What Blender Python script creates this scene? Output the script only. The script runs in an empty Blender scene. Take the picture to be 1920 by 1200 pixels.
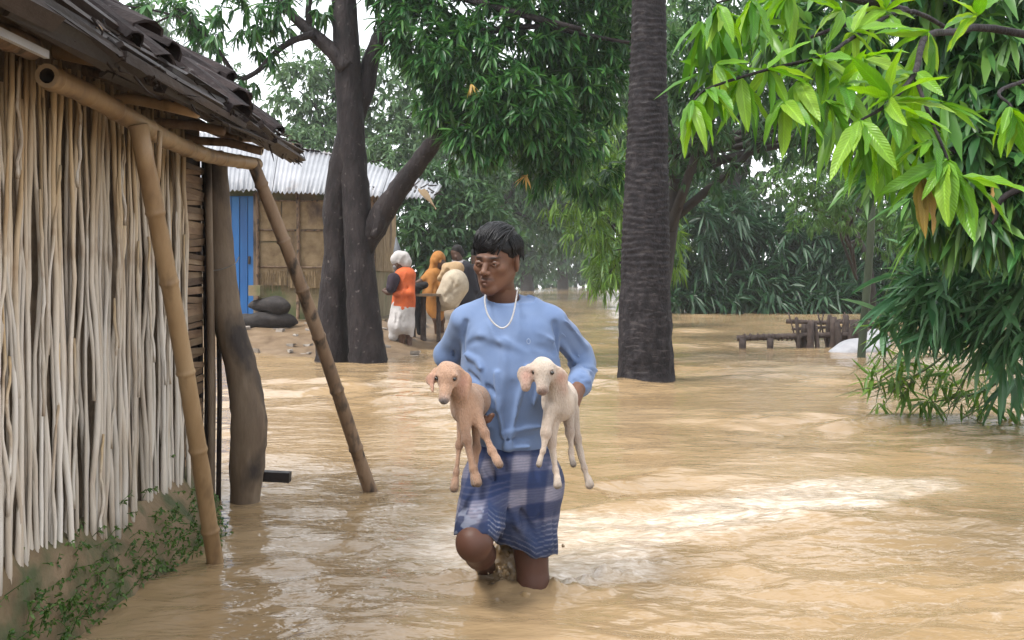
import bpy, bmesh, math, random
import numpy as np
from mathutils import Vector, Matrix
random.seed(7); RNG = np.random.default_rng(7)
SC = bpy.context.scene
COL = SC.collection
R = math.radians

# ---------------------------------------------------------------- camera
FPX, CX, HY, CAMH = 1867.0, 960.0, 520.0, 1.02      # focal length in photo pixels, horizon row, lens height over the water
cam_d = bpy.data.cameras.new('camera'); cam = bpy.data.objects.new('camera', cam_d); COL.objects.link(cam)
cam.location = (0, 0, CAMH); cam.rotation_euler = (R(90), 0, 0)
cam_d.sensor_width = 36; cam_d.lens = 36 * FPX / 1920; cam_d.shift_y = -(600 - HY) / 1920
cam_d.clip_start = 0.05; cam_d.clip_end = 2000
SC.camera = cam

# ---------------------------------------------------------------- overcast sky and soft sun
SUN_EL, SUN_AZ = R(58), R(238)       # azimuth from +Y clockwise: the light comes from behind the camera's left shoulder
w = bpy.data.worlds.new('World'); SC.world = w; w.use_nodes = True
nt = w.node_tree; bg = nt.nodes['Background']
sky = nt.nodes.new('ShaderNodeTexSky'); sky.sky_type = 'NISHITA'; sky.sun_disc = False
sky.sun_elevation = SUN_EL; sky.sun_rotation = SUN_AZ; sky.dust_density = 1.0; sky.air_density = 1.0
hs = nt.nodes.new('ShaderNodeHueSaturation'); hs.inputs['Saturation'].default_value = 0.22
cloud = nt.nodes.new('ShaderNodeMix'); cloud.data_type = 'RGBA'; cloud.inputs['Factor'].default_value = .8      # even cloud sheet over the clear sky
cloud.inputs['B'].default_value = (3.5, 3.62, 3.8, 1)
nt.links.new(sky.outputs[0], hs.inputs['Color']); nt.links.new(hs.outputs[0], cloud.inputs['A']); nt.links.new(cloud.outputs['Result'], bg.inputs['Color'])
bg.inputs['Strength'].default_value = 0.15
sl = bpy.data.lights.new('sun', 'SUN'); sl.energy = 1.3; sl.angle = R(18); sl.color = (1, .96, .9)
so = bpy.data.objects.new('sun', sl); COL.objects.link(so)
so.rotation_euler = Vector((math.sin(SUN_AZ) * math.cos(SUN_EL), math.cos(SUN_AZ) * math.cos(SUN_EL), math.sin(SUN_EL))).to_track_quat('Z', 'Y').to_euler()
SC.view_settings.view_transform = 'Standard'; SC.view_settings.look = 'None'
SC.view_settings.exposure = 2.0; SC.view_settings.gamma = 1.0; SC.view_settings.use_curve_mapping = False
SC.cycles.max_bounces = 6; SC.cycles.volume_bounces = 1; SC.cycles.transparent_max_bounces = 8
try:
    SC.cycles.use_denoising = True
except Exception: pass

# ---------------------------------------------------------------- helpers
def P(px, py, d):
    """photo pixel at distance d (metres along the view) -> world point"""
    return np.array([(px - CX) / FPX * d, d, CAMH - (py - HY) / FPX * d])
def WD(py):
    """distance of the water surface seen at photo row py"""
    return FPX * CAMH / (py - HY)
def PW(px, py):
    p = P(px, py, WD(py)); p[2] = 0; return p

def tag(o, label=None, cat=None, group=None, kind=None):
    if label: o['label'] = label
    if cat: o['category'] = cat
    if group: o['group'] = group
    if kind: o['kind'] = kind
    return o
def wloc(o):
    v = Vector((0, 0, 0))
    while o is not None:
        v = v + o.location; o = o.parent
    return np.array(v)
def thing(name, label, cat, loc, group=None):
    o = bpy.data.objects.new(name, None); COL.objects.link(o); o.location = tuple(loc)
    o.empty_display_size = .1
    return tag(o, label, cat, group)
def mesh_data(name, V, F, mats=(), smooth=True, mi=None, col=None):
    V = np.asarray(V, np.float32).reshape(-1, 3)
    me = bpy.data.meshes.new(name)
    if isinstance(F, np.ndarray) and F.ndim == 2:
        n, k = F.shape
        me.vertices.add(len(V)); me.vertices.foreach_set('co', V.ravel())
        me.loops.add(n * k); me.loops.foreach_set('vertex_index', F.astype(np.int32).ravel())
        me.polygons.add(n); me.polygons.foreach_set('loop_start', np.arange(0, n * k, k, dtype=np.int32))
        me.update(calc_edges=True)
    else:
        me.from_pydata([tuple(map(float, v)) for v in V], [], [tuple(map(int, f)) for f in F])
    for m in (mats if isinstance(mats, (list, tuple)) else [mats]): me.materials.append(m)
    if smooth: me.polygons.foreach_set('use_smooth', np.ones(len(me.polygons), bool))
    if mi is not None: me.polygons.foreach_set('material_index', np.asarray(mi, np.int32))
    if col is not None:
        a = me.color_attributes.new('Col', 'FLOAT_COLOR', 'POINT')
        c = np.ones((len(V), 4), np.float32); c[:, :3] = col; a.data.foreach_set('color', c.ravel())
    me.update()
    return me
def part(name, V, F, mat, parent=None, smooth=True, mi=None, col=None, origin=None):
    """one mesh object from world-space vertices; its origin sits on the parent (or at origin / base of the mesh)"""
    V = np.asarray(V, float).reshape(-1, 3)
    base = wloc(parent) if parent is not None else np.zeros(3)
    org = np.array(origin, float) if origin is not None else base
    me = mesh_data(name, V - org, F, mat, smooth, mi, col)
    o = bpy.data.objects.new(name, me); COL.objects.link(o)
    o.parent = parent; o.location = tuple(org - base)
    return o
def inst(name, me, parent, M4):
    """object sharing mesh data, world matrix M4 given, parent chain is unrotated"""
    o = bpy.data.objects.new(name, me); COL.objects.link(o); o.parent = parent
    L = Matrix.Translation(-Vector(wloc(parent))) @ M4 if parent is not None else M4
    o.matrix_basis = L
    return o

class MB:
    """collects shapes for ONE mesh"""
    def __init__(s): s.V = []; s.F = []; s.n = 0; s.m = []
    def add(s, V, F, m=0):
        V = np.asarray(V, float).reshape(-1, 3)
        s.V.append(V); s.F += [tuple(int(i) + s.n for i in f) for f in F]; s.m += [m] * len(F); s.n += len(V); return s
    def tube(s, pts, rad, n=8, cap=True, jitter=0, flat=None, m=0, seed=0, twist=0):
        V, F = tube(pts, rad, n, cap, jitter, seed, flat, twist); return s.add(V, F, m)
    def box(s, c, size, rot=None, m=0):
        V, F = boxm(c, size, rot); return s.add(V, F, m)
    def out(s, name, mat, parent=None, smooth=True, origin=None, **k):
        return part(name, np.concatenate(s.V), s.F, mat, parent, smooth, s.m if isinstance(mat, (list, tuple)) else None, origin=origin, **k)
def boxm(c, size, rot=None):
    h = np.array(size, float) / 2
    V = np.array([[x, y, z] for x in (-1, 1) for y in (-1, 1) for z in (-1, 1)], float) * h
    if rot is not None: V = V @ np.array(rot).T
    return V + np.array(c, float), [(0, 1, 3, 2), (4, 6, 7, 5), (0, 4, 5, 1), (2, 3, 7, 6), (0, 2, 6, 4), (1, 5, 7, 3)]
def norm(v):
    v = np.asarray(v, float); return v / (np.linalg.norm(v, axis=-1, keepdims=True) + 1e-12)
def smooth_path(pts, n):
    """Catmull-Rom through control points"""
    p = np.asarray(pts, float); p = np.vstack([2 * p[0] - p[1], p, 2 * p[-1] - p[-2]])
    out = []
    k = len(p) - 3
    for t in np.linspace(0, k - 1e-9, n):
        i = int(t); u = t - i
        a, b, c, d = p[i], p[i + 1], p[i + 2], p[i + 3]
        out.append(.5 * ((2 * b) + (-a + c) * u + (2 * a - 5 * b + 4 * c - d) * u * u + (-a + 3 * b - 3 * c + d) * u ** 3))
    return np.array(out)
def tube(pts, rad, n=8, cap=True, jitter=0, seed=0, flat=None, twist=0):
    p = np.asarray(pts, float); k = len(p)
    r = np.broadcast_to(np.asarray(rad, float), (k,)) if np.ndim(rad) < 2 else None
    t = norm(np.gradient(p, axis=0))
    ref = np.array([0, 0, 1.]) if abs(t[0][2]) < .9 else np.array([1., 0, 0])
    u = norm(np.cross(t[0], ref)); U = []
    for i in range(k):
        u = u - t[i] * np.dot(u, t[i]); u = norm(u); U.append(u)
    U = np.array(U); W = np.cross(t, U)
    g = np.random.default_rng(seed)
    a = np.linspace(0, 2 * np.pi, n, endpoint=False) + twist
    rr = r[:, None] * (1 + (g.normal(0, jitter, (k, n)) if jitter else 0))
    fx, fy = flat if flat else (1, 1)
    V = p[:, None] + (rr * np.cos(a) * fx)[..., None] * U[:, None] + (rr * np.sin(a) * fy)[..., None] * W[:, None]
    F = [(i * n + j, i * n + (j + 1) % n, (i + 1) * n + (j + 1) % n, (i + 1) * n + j) for i in range(k - 1) for j in range(n)]
    V = V.reshape(-1, 3)
    if cap:
        F += [tuple(range(n))[::-1], tuple((k - 1) * n + j for j in range(n))]
    return V, F
def frame(d, roll=0.0):
    """3x3 with columns side, forward(d), normal"""
    d = norm(d); s = np.cross(d, [0, 0, 1.]); s = norm(s) if np.linalg.norm(s) > 1e-4 else np.array([1., 0, 0]); n = np.cross(s, d)
    c, q = math.cos(roll), math.sin(roll)
    return np.stack([c * s + q * n, d, -q * s + c * n], 1)
def wnoise(p, scale, seed=0, n=9):
    """cheap smooth noise, sum of sines, about -1..1"""
    g = np.random.default_rng(seed); p = np.asarray(p, float); out = np.zeros(p.shape[:-1])
    for i in range(n):
        k = norm(g.normal(size=3)) * scale * g.uniform(.6, 1.8); out += np.sin(p @ k + g.uniform(0, 6.28))
    return out / math.sqrt(n) 

# ---------------------------------------------------------------- materials
ALB = .57      # overall albedo of painted, wooden and cloth surfaces
def ramp(nt, pos_cols):
    r = nt.nodes.new('ShaderNodeValToRGB'); e = r.color_ramp.elements
    while len(e) < len(pos_cols): e.new(.5)
    for el, (p, c) in zip(e, pos_cols): el.position = p; el.color = (*c, 1)
    return r
def mat(name, cols, scale=6, rough=.85, bump=.3, bscale=None, bdist=.01, stretch=(1, 1, 1), island=0.0, spec=.4,
        detail=7, attr=False, layer=None, rvar=0.0, hue=0.0, sheen=0.0, sss=0.0, metal=0.0, distort=0.0):
    """noise-coloured principled; layer=(cols2, scale, lo, hi, stretch) is a second patchy coat; attr multiplies by vertex colour"""
    m = bpy.data.materials.new(name); m.use_nodes = True; nt = m.node_tree; L = nt.links.new
    b = nt.nodes['Principled BSDF']; b.inputs['Roughness'].default_value = rough
    b.inputs['Specular IOR Level'].default_value = spec; b.inputs['Metallic'].default_value = metal
    tc = nt.nodes.new('ShaderNodeTexCoord'); mp = nt.nodes.new('ShaderNodeMapping'); mp.inputs['Scale'].default_value = stretch
    L(tc.outputs['Object'], mp.inputs['Vector'])
    if island or True:
        oi = nt.nodes.new('ShaderNodeObjectInfo'); ad = nt.nodes.new('ShaderNodeVectorMath'); ad.operation = 'ADD'
        sc_ = nt.nodes.new('ShaderNodeVectorMath'); sc_.operation = 'SCALE'; sc_.inputs[3].default_value = 17.0
        cb = nt.nodes.new('ShaderNodeCombineXYZ'); L(oi.outputs['Random'], cb.inputs[0]); L(oi.outputs['Random'], cb.inputs[2])
        L(cb.outputs[0], sc_.inputs[0]); L(mp.outputs[0], ad.inputs[0]); L(sc_.outputs[0], ad.inputs[1])
    vec = ad.outputs[0]
    n = nt.nodes.new('ShaderNodeTexNoise'); n.inputs['Scale'].default_value = scale; n.inputs['Detail'].default_value = detail
    n.inputs['Roughness'].default_value = .62; n.inputs['Distortion'].default_value = distort; L(vec, n.inputs['Vector'])
    k = len(cols)
    r = ramp(nt, [(.3 + .4 * i / max(1, k - 1), tuple(ALB * q for q in c)) for i, c in enumerate(cols)]); L(n.outputs['Fac'], r.inputs['Fac'])
    c = r.outputs['Color']
    if layer:
        c2, s2, lo, hi, st2 = layer
        mp2 = nt.nodes.new('ShaderNodeMapping'); mp2.inputs['Scale'].default_value = st2; L(tc.outputs['Object'], mp2.inputs['Vector'])
        n2 = nt.nodes.new('ShaderNodeTexNoise'); n2.inputs['Scale'].default_value = s2; n2.inputs['Detail'].default_value = 8; L(mp2.outputs[0], n2.inputs['Vector'])
        mr = nt.nodes.new('ShaderNodeMapRange'); mr.inputs['From Min'].default_value = lo; mr.inputs['From Max'].default_value = hi; L(n2.outputs['Fac'], mr.inputs['Value'])
        mx = nt.nodes.new('ShaderNodeMix'); mx.data_type = 'RGBA'; L(mr.outputs[0], mx.inputs['Factor']); L(c, mx.inputs['A']); mx.inputs['B'].default_value = (*[ALB * q for q in c2], 1)
        c = mx.outputs['Result']
    if attr:
        at = nt.nodes.new('ShaderNodeAttribute'); at.attribute_name = 'Col'
        mx = nt.nodes.new('ShaderNodeMix'); mx.data_type = 'RGBA'; mx.blend_type = 'MULTIPLY'; mx.inputs['Factor'].default_value = 1
        L(c, mx.inputs['A']); L(at.outputs['Color'], mx.inputs['B']); c = mx.outputs['Result']
    if island or hue:
        hsn = nt.nodes.new('ShaderNodeHueSaturation'); L(c, hsn.inputs['Color'])
        src = oi.outputs['Random']
        if island < 0:
            gm = nt.nodes.new('ShaderNodeNewGeometry'); src = gm.outputs['Random Per Island']
        mr = nt.nodes.new('ShaderNodeMapRange'); mr.inputs['To Min'].default_value = 1 - abs(island); mr.inputs['To Max'].default_value = 1 + abs(island)
        L(src, mr.inputs['Value']); L(mr.outputs[0], hsn.inputs['Value']); c = hsn.outputs['Color']
    L(c, b.inputs['Base Color'])
    if rvar:
        mr = nt.nodes.new('ShaderNodeMapRange'); mr.inputs['To Min'].default_value = rough - rvar; mr.inputs['To Max'].default_value = rough + rvar
        L(n.outputs['Fac'], mr.inputs['Value']); L(mr.outputs[0], b.inputs['Roughness'])
    if bump:
        bn = nt.nodes.new('ShaderNodeTexNoise'); bn.inputs['Scale'].default_value = bscale or scale * 4; bn.inputs['Detail'].default_value = 6; L(vec, bn.inputs['Vector'])
        bp = nt.nodes.new('ShaderNodeBump'); bp.inputs['Strength'].default_value = bump; bp.inputs['Distance'].default_value = bdist
        L(bn.outputs['Fac'], bp.inputs['Height']); L(bp.outputs[0], b.inputs['Normal'])
    if sheen: b.inputs['Sheen Weight'].default_value = sheen
    if sss:
        b.inputs['Subsurface Weight'].default_value = sss; b.inputs['Subsurface Radius'].default_value = (.012, .005, .003); b.inputs['Subsurface Scale'].default_value = .6
    return m
def leaf_mat(name, cols, rough=.38, trans=.35, tcol=None, spec=.34, use_obj=False):
    m = bpy.data.materials.new(name); m.use_nodes = True; nt = m.node_tree; L = nt.links.new
    b = nt.nodes['Principled BSDF']; out = nt.nodes['Material Output']
    if use_obj:
        src = nt.nodes.new('ShaderNodeObjectInfo').outputs['Random']
    else:
        src = nt.nodes.new('ShaderNodeNewGeometry').outputs['Random Per Island']
    k = len(cols)
    r = ramp(nt, [(i / max(1, k - 1), tuple(q * f for q, f in zip(c, (.80, .84, .66)))) for i, c in enumerate(cols)]); L(src, r.inputs['Fac'])
    tc = nt.nodes.new('ShaderNodeTexCoord'); n = nt.nodes.new('ShaderNodeTexNoise'); n.inputs['Scale'].default_value = 3 if not use_obj else 4
    L(tc.outputs['Object'], n.inputs['Vector'])
    hsn = nt.nodes.new('ShaderNodeHueSaturation'); mr = nt.nodes.new('ShaderNodeMapRange'); mr.inputs['To Min'].default_value = .72; mr.inputs['To Max'].default_value = 1.28
    L(n.outputs['Fac'], mr.inputs['Value']); L(mr.outputs[0], hsn.inputs['Value']); L(r.outputs['Color'], hsn.inputs['Color'])
    L(hsn.outputs[0], b.inputs['Base Color']); b.inputs['Roughness'].default_value = rough; b.inputs['Specular IOR Level'].default_value = spec
    t = nt.nodes.new('ShaderNodeBsdfTranslucent'); mx = nt.nodes.new('ShaderNodeMixShader'); mx.inputs[0].default_value = trans
    th = nt.nodes.new('ShaderNodeHueSaturation'); th.inputs['Hue'].default_value = .485; th.inputs['Saturation'].default_value = 1.1; th.inputs['Value'].default_value = 1.35
    L(hsn.outputs[0], th.inputs['Color']); L(th.outputs[0], t.inputs['Color'])
    L(b.outputs[0], mx.inputs[1]); L(t.outputs[0], mx.inputs[2]); L(mx.outputs[0], out.inputs['Surface'])
    return m

# ---------------------------------------------------------------- signed-distance modelling (bodies, cloth)
def smin(a, b, k):
    h = np.clip(.5 + .5 * (b - a) / k, 0, 1); return b * (1 - h) + a * h - k * h * (1 - h)
class SDF:
    def __init__(s, lo, hi, vox):
        s.lo = np.array(lo, float); s.v = vox
        n = np.ceil((np.array(hi) - s.lo) / vox).astype(int) + 1
        s.ax = [s.lo[i] + np.arange(n[i]) * vox for i in range(3)]; s.d = np.full(n, 1.0, np.float32)
    def reg(s, lo, hi):
        sl = []
        for i in range(3):
            a = max(0, int((lo[i] - s.lo[i]) / s.v) - 1); b = min(len(s.ax[i]), int((hi[i] - s.lo[i]) / s.v) + 2)
            if b <= a: return None, None
            sl.append(slice(a, b))
        return tuple(sl), np.stack(np.meshgrid(*[s.ax[i][sl[i]] for i in range(3)], indexing='ij'), -1)
    def _put(s, sl, v, k, sub):
        if sub: s.d[sl] = -smin(-s.d[sl], v, k)
        else: s.d[sl] = smin(s.d[sl], v, k)
    def cone(s, a, b, ra, rb=None, k=.02, sub=False, flat=None):
        """round cone a->b; flat=(dir, ratio): squeezed by ratio (>1 thinner) along dir"""
        a = np.array(a, float); b = np.array(b, float); rb = ra if rb is None else rb; m = max(ra, rb) + k + 3 * s.v
        sl, p = s.reg(np.minimum(a, b) - m, np.maximum(a, b) + m)
        if sl is None: return s
        q = p - a; ba = b - a
        if flat is not None:
            f = norm(np.array(flat[0], float)); q = q + (q @ f)[..., None] * f * (flat[1] - 1); ba = ba + (ba @ f) * f * (flat[1] - 1)
        t = np.clip((q @ ba) / max(ba @ ba, 1e-9), 0, 1)
        v = np.linalg.norm(q - t[..., None] * ba, axis=-1) - (ra + t * (rb - ra))
        if flat is not None: v = v / (1 + .5 * (flat[1] - 1))
        s._put(sl, v, k, sub); return s
    def ell(s, c, r, rot=None, k=.02, sub=False):
        c = np.array(c, float); r = np.array(r, float); m = r.max() + k + 3 * s.v
        sl, p = s.reg(c - m, c + m)
        if sl is None: return s
        q = p - c
        if rot is not None: q = q @ np.array(rot)
        k0 = np.linalg.norm(q / r, axis=-1); k1 = np.linalg.norm(q / r ** 2, axis=-1)
        v = np.where(k1 > 1e-6, k0 * (k0 - 1) / np.maximum(k1, 1e-6), -r.min())
        s._put(sl, v, k, sub); return s
    def chain(s, pts, rads, k=.02, flat=None):
        for i in range(len(pts) - 1): s.cone(pts[i], pts[i + 1], rads[i], rads[i + 1], k, flat=flat)
        return s
    def ridge(s, pts, wd, amp):
        """fold: amp>0 raises the surface along a polyline, amp<0 cuts a valley"""
        pts = [np.array(p, float) for p in pts]; best = None
        m = 3 * wd; A = np.array(pts)
        sl, p = s.reg(A.min(0) - m, A.max(0) + m)
        if sl is None: return s
        for a, b in zip(pts[:-1], pts[1:]):
            ba = b - a; t = np.clip(((p - a) @ ba) / (ba @ ba), 0, 1); d = np.linalg.norm(p - a - t[..., None] * ba, axis=-1)
            best = d if best is None else np.minimum(best, d)
        s.d[sl] -= amp * np.exp(-(best / wd) ** 2); return s
    def noise(s, scale, amp, seed=0, stretch=(1, 1, 1)):
        near = np.abs(s.d) < .06; idx = np.argwhere(near)
        p = (s.lo + idx * s.v) * np.array(stretch); s.d[near] += (amp * wnoise(p, scale, seed)).astype(np.float32); return s
    def cut(s, fn):
        """fn(points)->signed value, >0 is removed"""
        near = s.d < .1; idx = np.argwhere(near); p = s.lo + idx * s.v
        s.d[near] = np.maximum(s.d[near], fn(p)); return s
    def mesh(s, smooth=1):
        d = s.d; ins = d < 0; nx, ny, nz = d.shape
        c = np.zeros((nx - 1, ny - 1, nz - 1), np.int8)
        for i in (0, 1):
            for j in (0, 1):
                for k in (0, 1): c += ins[i:nx - 1 + i, j:ny - 1 + j, k:nz - 1 + k]
        act = (c > 0) & (c < 8); cells = np.argwhere(act); N = len(cells)
        vid = np.full(act.shape, -1, np.int32); vid[act] = np.arange(N)
        pos = np.zeros((N, 3)); cnt = np.zeros(N)
        cor = [(i, j, k) for i in (0, 1) for j in (0, 1) for k in (0, 1)]
        val = {o: d[cells[:, 0] + o[0], cells[:, 1] + o[1], cells[:, 2] + o[2]] for o in cor}
        for o in cor:
            for ax in range(3):
                if o[ax] == 0:
                    q = list(o); q[ax] = 1; q = tuple(q); a, b = val[o], val[q]; m = (a < 0) != (b < 0)
                    t = np.where(m, a / np.where(m, a - b, 1), 0)
                    pt = np.tile(np.array(o, float), (N, 1)); pt[:, ax] += t; pos[m] += pt[m]; cnt[m] += 1
        V = s.lo + (cells + pos / cnt[:, None]) * s.v
        Fs = []
        for ax in range(3):
            o1, o2 = [(1, 2), (2, 0), (0, 1)][ax]
            sA = [slice(None)] * 3; sB = [slice(None)] * 3; sA[ax] = slice(0, -1); sB[ax] = slice(1, None)
            e = ins[tuple(sA)] != ins[tuple(sB)]; idx = np.argwhere(e)
            ok = (idx[:, o1] > 0) & (idx[:, o2] > 0) & (idx[:, o1] < d.shape[o1] - 1) & (idx[:, o2] < d.shape[o2] - 1); idx = idx[ok]
            fl = ins[idx[:, 0], idx[:, 1], idx[:, 2]]
            def cell(a, b):
                q = idx.copy(); q[:, o1] -= a; q[:, o2] -= b; return vid[q[:, 0], q[:, 1], q[:, 2]]
            q = np.stack([cell(1, 1), cell(0, 1), cell(0, 0), cell(1, 0)], 1)
            q[~fl] = q[~fl][:, ::-1]; Fs.append(q)
        F = np.concatenate(Fs); F = F[(F >= 0).all(1)]
        for _ in range(smooth):
            S = np.zeros_like(V); C = np.zeros(N)
            for a, b in ((0, 1), (1, 2), (2, 3), (3, 0)):
                np.add.at(S, F[:, a], V[F[:, b]]); np.add.at(C, F[:, a], 1)
                np.add.at(S, F[:, b], V[F[:, a]]); np.add.at(C, F[:, b], 1)
            V = np.where(C[:, None] > 0, .5 * V + .5 * S / np.maximum(C, 1)[:, None], V)
        return V, F
def joinm(*ms):
    n = 0; Vs = []; Fs = []
    for V, F in ms: Vs.append(V); Fs.append(np.asarray(F) + n); n += len(V)
    return np.concatenate(Vs), np.concatenate(Fs)
def clampcol(base, n): return np.tile(np.array(base, float), (n, 1))
# ================================================================ ground and flood water
def sstep(a, b, x):
    t = np.clip((x - a) / (b - a), 0, 1); return t * t * (3 - 2 * t)
def ground_h(x, y):
    """bed of the flood: flat at -0.5 m, a mud bank under the far house, rising land under the bamboo thicket and at the far shore"""
    p = np.stack([x, y, 0 * x], -1)
    n = .5 * wnoise(p, 1.6, 3) + .35 * wnoise(p, 5, 4)
    sh = np.where(x < -1.75, 12.55, 12.55 + .9 * sstep(-1.75, -1.0, x)) + .22 * n
    b = np.where(y < sh, -.5 + .5 * sstep(sh - 1.6, sh, y), .34 * sstep(0, 2.6, y - sh))
    side = 1 - sstep(-.75, .1, x + .12 * n)
    h = -.5 + (b + .5) * side
    h = h + .018 * wnoise(p, 9, 5) + .012 * wnoise(p, 23, 6)
    return h - 1.2 * sstep(60, 100, y) * 0
gx = np.unique(np.concatenate([np.linspace(-400, -9, 14), np.arange(-9, 1.2, .09), np.linspace(1.3, 8, 10), np.linspace(9, 400, 14)]))
gy = np.unique(np.concatenate([np.linspace(-60, 11, 14), np.arange(11.2, 17, .08), np.linspace(17.2, 30, 14), np.linspace(32, 420, 20)]))
def grid_mesh(xs, ys, hf):
    X, Y = np.meshgrid(xs, ys, indexing='ij'); Z = hf(X, Y); n, m = X.shape
    V = np.stack([X, Y, Z], -1).reshape(-1, 3); i = np.arange(n * m).reshape(n, m)
    F = np.stack([i[:-1, :-1], i[1:, :-1], i[1:, 1:], i[:-1, 1:]], -1).reshape(-1, 4); return V, F
MUD = mat('wet_mud', [(.16, .10, .055), (.26, .175, .10), (.34, .24, .15)], scale=5, rough=.6, bump=.5, bscale=30, rvar=.15)
V, F = grid_mesh(gx, gy, ground_h)
tag(part('ground', V, F, MUD), kind='structure')

# wake of the wading man: a broad sheet of churned water trailing off downstream
WAKE_SHEET = [PW(*q)[:2] for q in [(690, 1035), (800, 985), (960, 950), (1130, 948), (1330, 918), (1540, 884), (1800, 884), (1835, 915), (1700, 962), (1500, 1000), (1350, 1040), (1220, 1098), (1080, 1118), (900, 1112), (780, 1085)]]
def poly_sd(x, y, poly):
    d = np.full(x.shape, 1e9); ins = np.zeros(x.shape, bool); n = len(poly)
    for i in range(n):
        a, b = np.array(poly[i]), np.array(poly[(i + 1) % n]); e = b - a
        wx, wy = x - a[0], y - a[1]; t = np.clip((wx * e[0] + wy * e[1]) / (e @ e), 0, 1)
        d = np.minimum(d, (wx - e[0] * t) ** 2 + (wy - e[1] * t) ** 2)
        c = ((a[1] > y) != (b[1] > y)) & (x < (b[0] - a[0]) * (y - a[1]) / (b[1] - a[1] + 1e-12) + a[0]); ins ^= c
    d = np.sqrt(d); return np.where(ins, -d, d)
def spaced(lo, hi, f):
    out = [lo]
    while out[-1] < hi: out.append(out[-1] + f(out[-1]))
    return np.array(out)
wy = np.concatenate([np.linspace(-60, 1.0, 16), spaced(1.06, 60, lambda d: max(.011, .0045 * d ** 1.35)), np.array([75, 100, 140, 200, 300, 420])])
wxp = spaced(0, 5, lambda x: .0135 if x < 1.6 else .0135 + .012 * (x - 1.6)); wxp = np.concatenate([wxp, spaced(5.1, 40, lambda x: .06 * x), [60, 120, 400]])
wx = np.concatenate([-wxp[:0:-1], wxp])
g = np.random.default_rng(21)
WAVES = []
for i in range(72):
    lam = .05 * (1.115 ** (i * .5)) * g.uniform(.85, 1.15); th = g.normal(.10, .42) + math.pi / 2; k = 2 * math.pi / lam
    WAVES.append((k * math.cos(th), k * math.sin(th), .058 / k * (1.0 if lam > .1 else .85) * (1.0 if lam < .6 else .6), g.uniform(0, 6.28), lam))
def water_h(X, Y):
    p = np.stack([X, Y, 0 * X], -1)
    wx_ = X + .10 * wnoise(p, 2.1, 31) + .03 * wnoise(p, 7, 32); wy_ = Y + .08 * wnoise(p, 2.6, 33) + .02 * wnoise(p, 9, 34)
    amp = np.clip(.85 + .5 * wnoise(p * np.array([.4, 1, 1]), 1.9, 35) + .34 * wnoise(p * np.array([.5, 1, 1]), 5.0, 36), .12, 1.8)
    calm = np.exp(-(((X + 1.0) / .33) ** 2)) * (Y < 5.2)        # lee of the hut wall
    amp = amp * (1 - .62 * calm)
    sp = np.maximum(.012, .0045 * np.abs(Y) ** 1.35)
    Z = np.zeros_like(X)
    for kx, ky, a, ph, lam in WAVES:
        fade = np.clip((lam / sp - 2.0) / 2.2, 0, 1); ph_ = kx * wx_ + ky * wy_ + ph; Z += a * fade * (np.sin(ph_) if lam < .09 else 1.25 * (.64 - np.abs(np.sin(ph_ * .5)) * 1.0) * 1.3)
    Z *= amp
    near = (Y > 1) & (Y < 9)
    sd = poly_sd(X, Y, WAKE_SHEET) + .07 * wnoise(p, 5, 37) + .04 * wnoise(p, 14, 38)
    f = (1 - sstep(-.24, .14, sd)) * near
    pa = p * np.array([.55, 1, 1]); turb = wnoise(pa, 70, 41) * .7 + wnoise(pa, 130, 42) * .5 + wnoise(pa, 34, 43) * .6
    Z += f * (.0034 * turb)
    # standing bow wave and the mound of water the legs push up
    for (q, hh, sx, sy) in [((1150, 1068), .026, .09, .026), ((1085, 1082), .020, .10, .030), ((1205, 1054), .014, .10, .026), ((945, 1075), .03, .1, .06), ((1000, 1108), .016, .22, .05), ((860, 1088), .014, .15, .05)]:
        c = PW(*q); Z += 1.3 * hh * np.exp(-((X - c[0]) / sx) ** 2 - ((Y - c[1]) / sy) ** 2) * np.clip(1 + .45 * wnoise(p, 60, 44) + .22 * wnoise(p, 130, 45), .2, 1.7)
    # long curved edge of the wake on the upstream side
    return Z, f
X, Y = np.meshgrid(wx, wy, indexing='ij'); Z, FO = water_h(X, Y)
n_, m_ = X.shape; V = np.stack([X, Y, Z], -1).reshape(-1, 3); ii = np.arange(n_ * m_).reshape(n_, m_)
F = np.stack([ii[:-1, :-1], ii[1:, :-1], ii[1:, 1:], ii[:-1, 1:]], -1).reshape(-1, 4)
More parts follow.
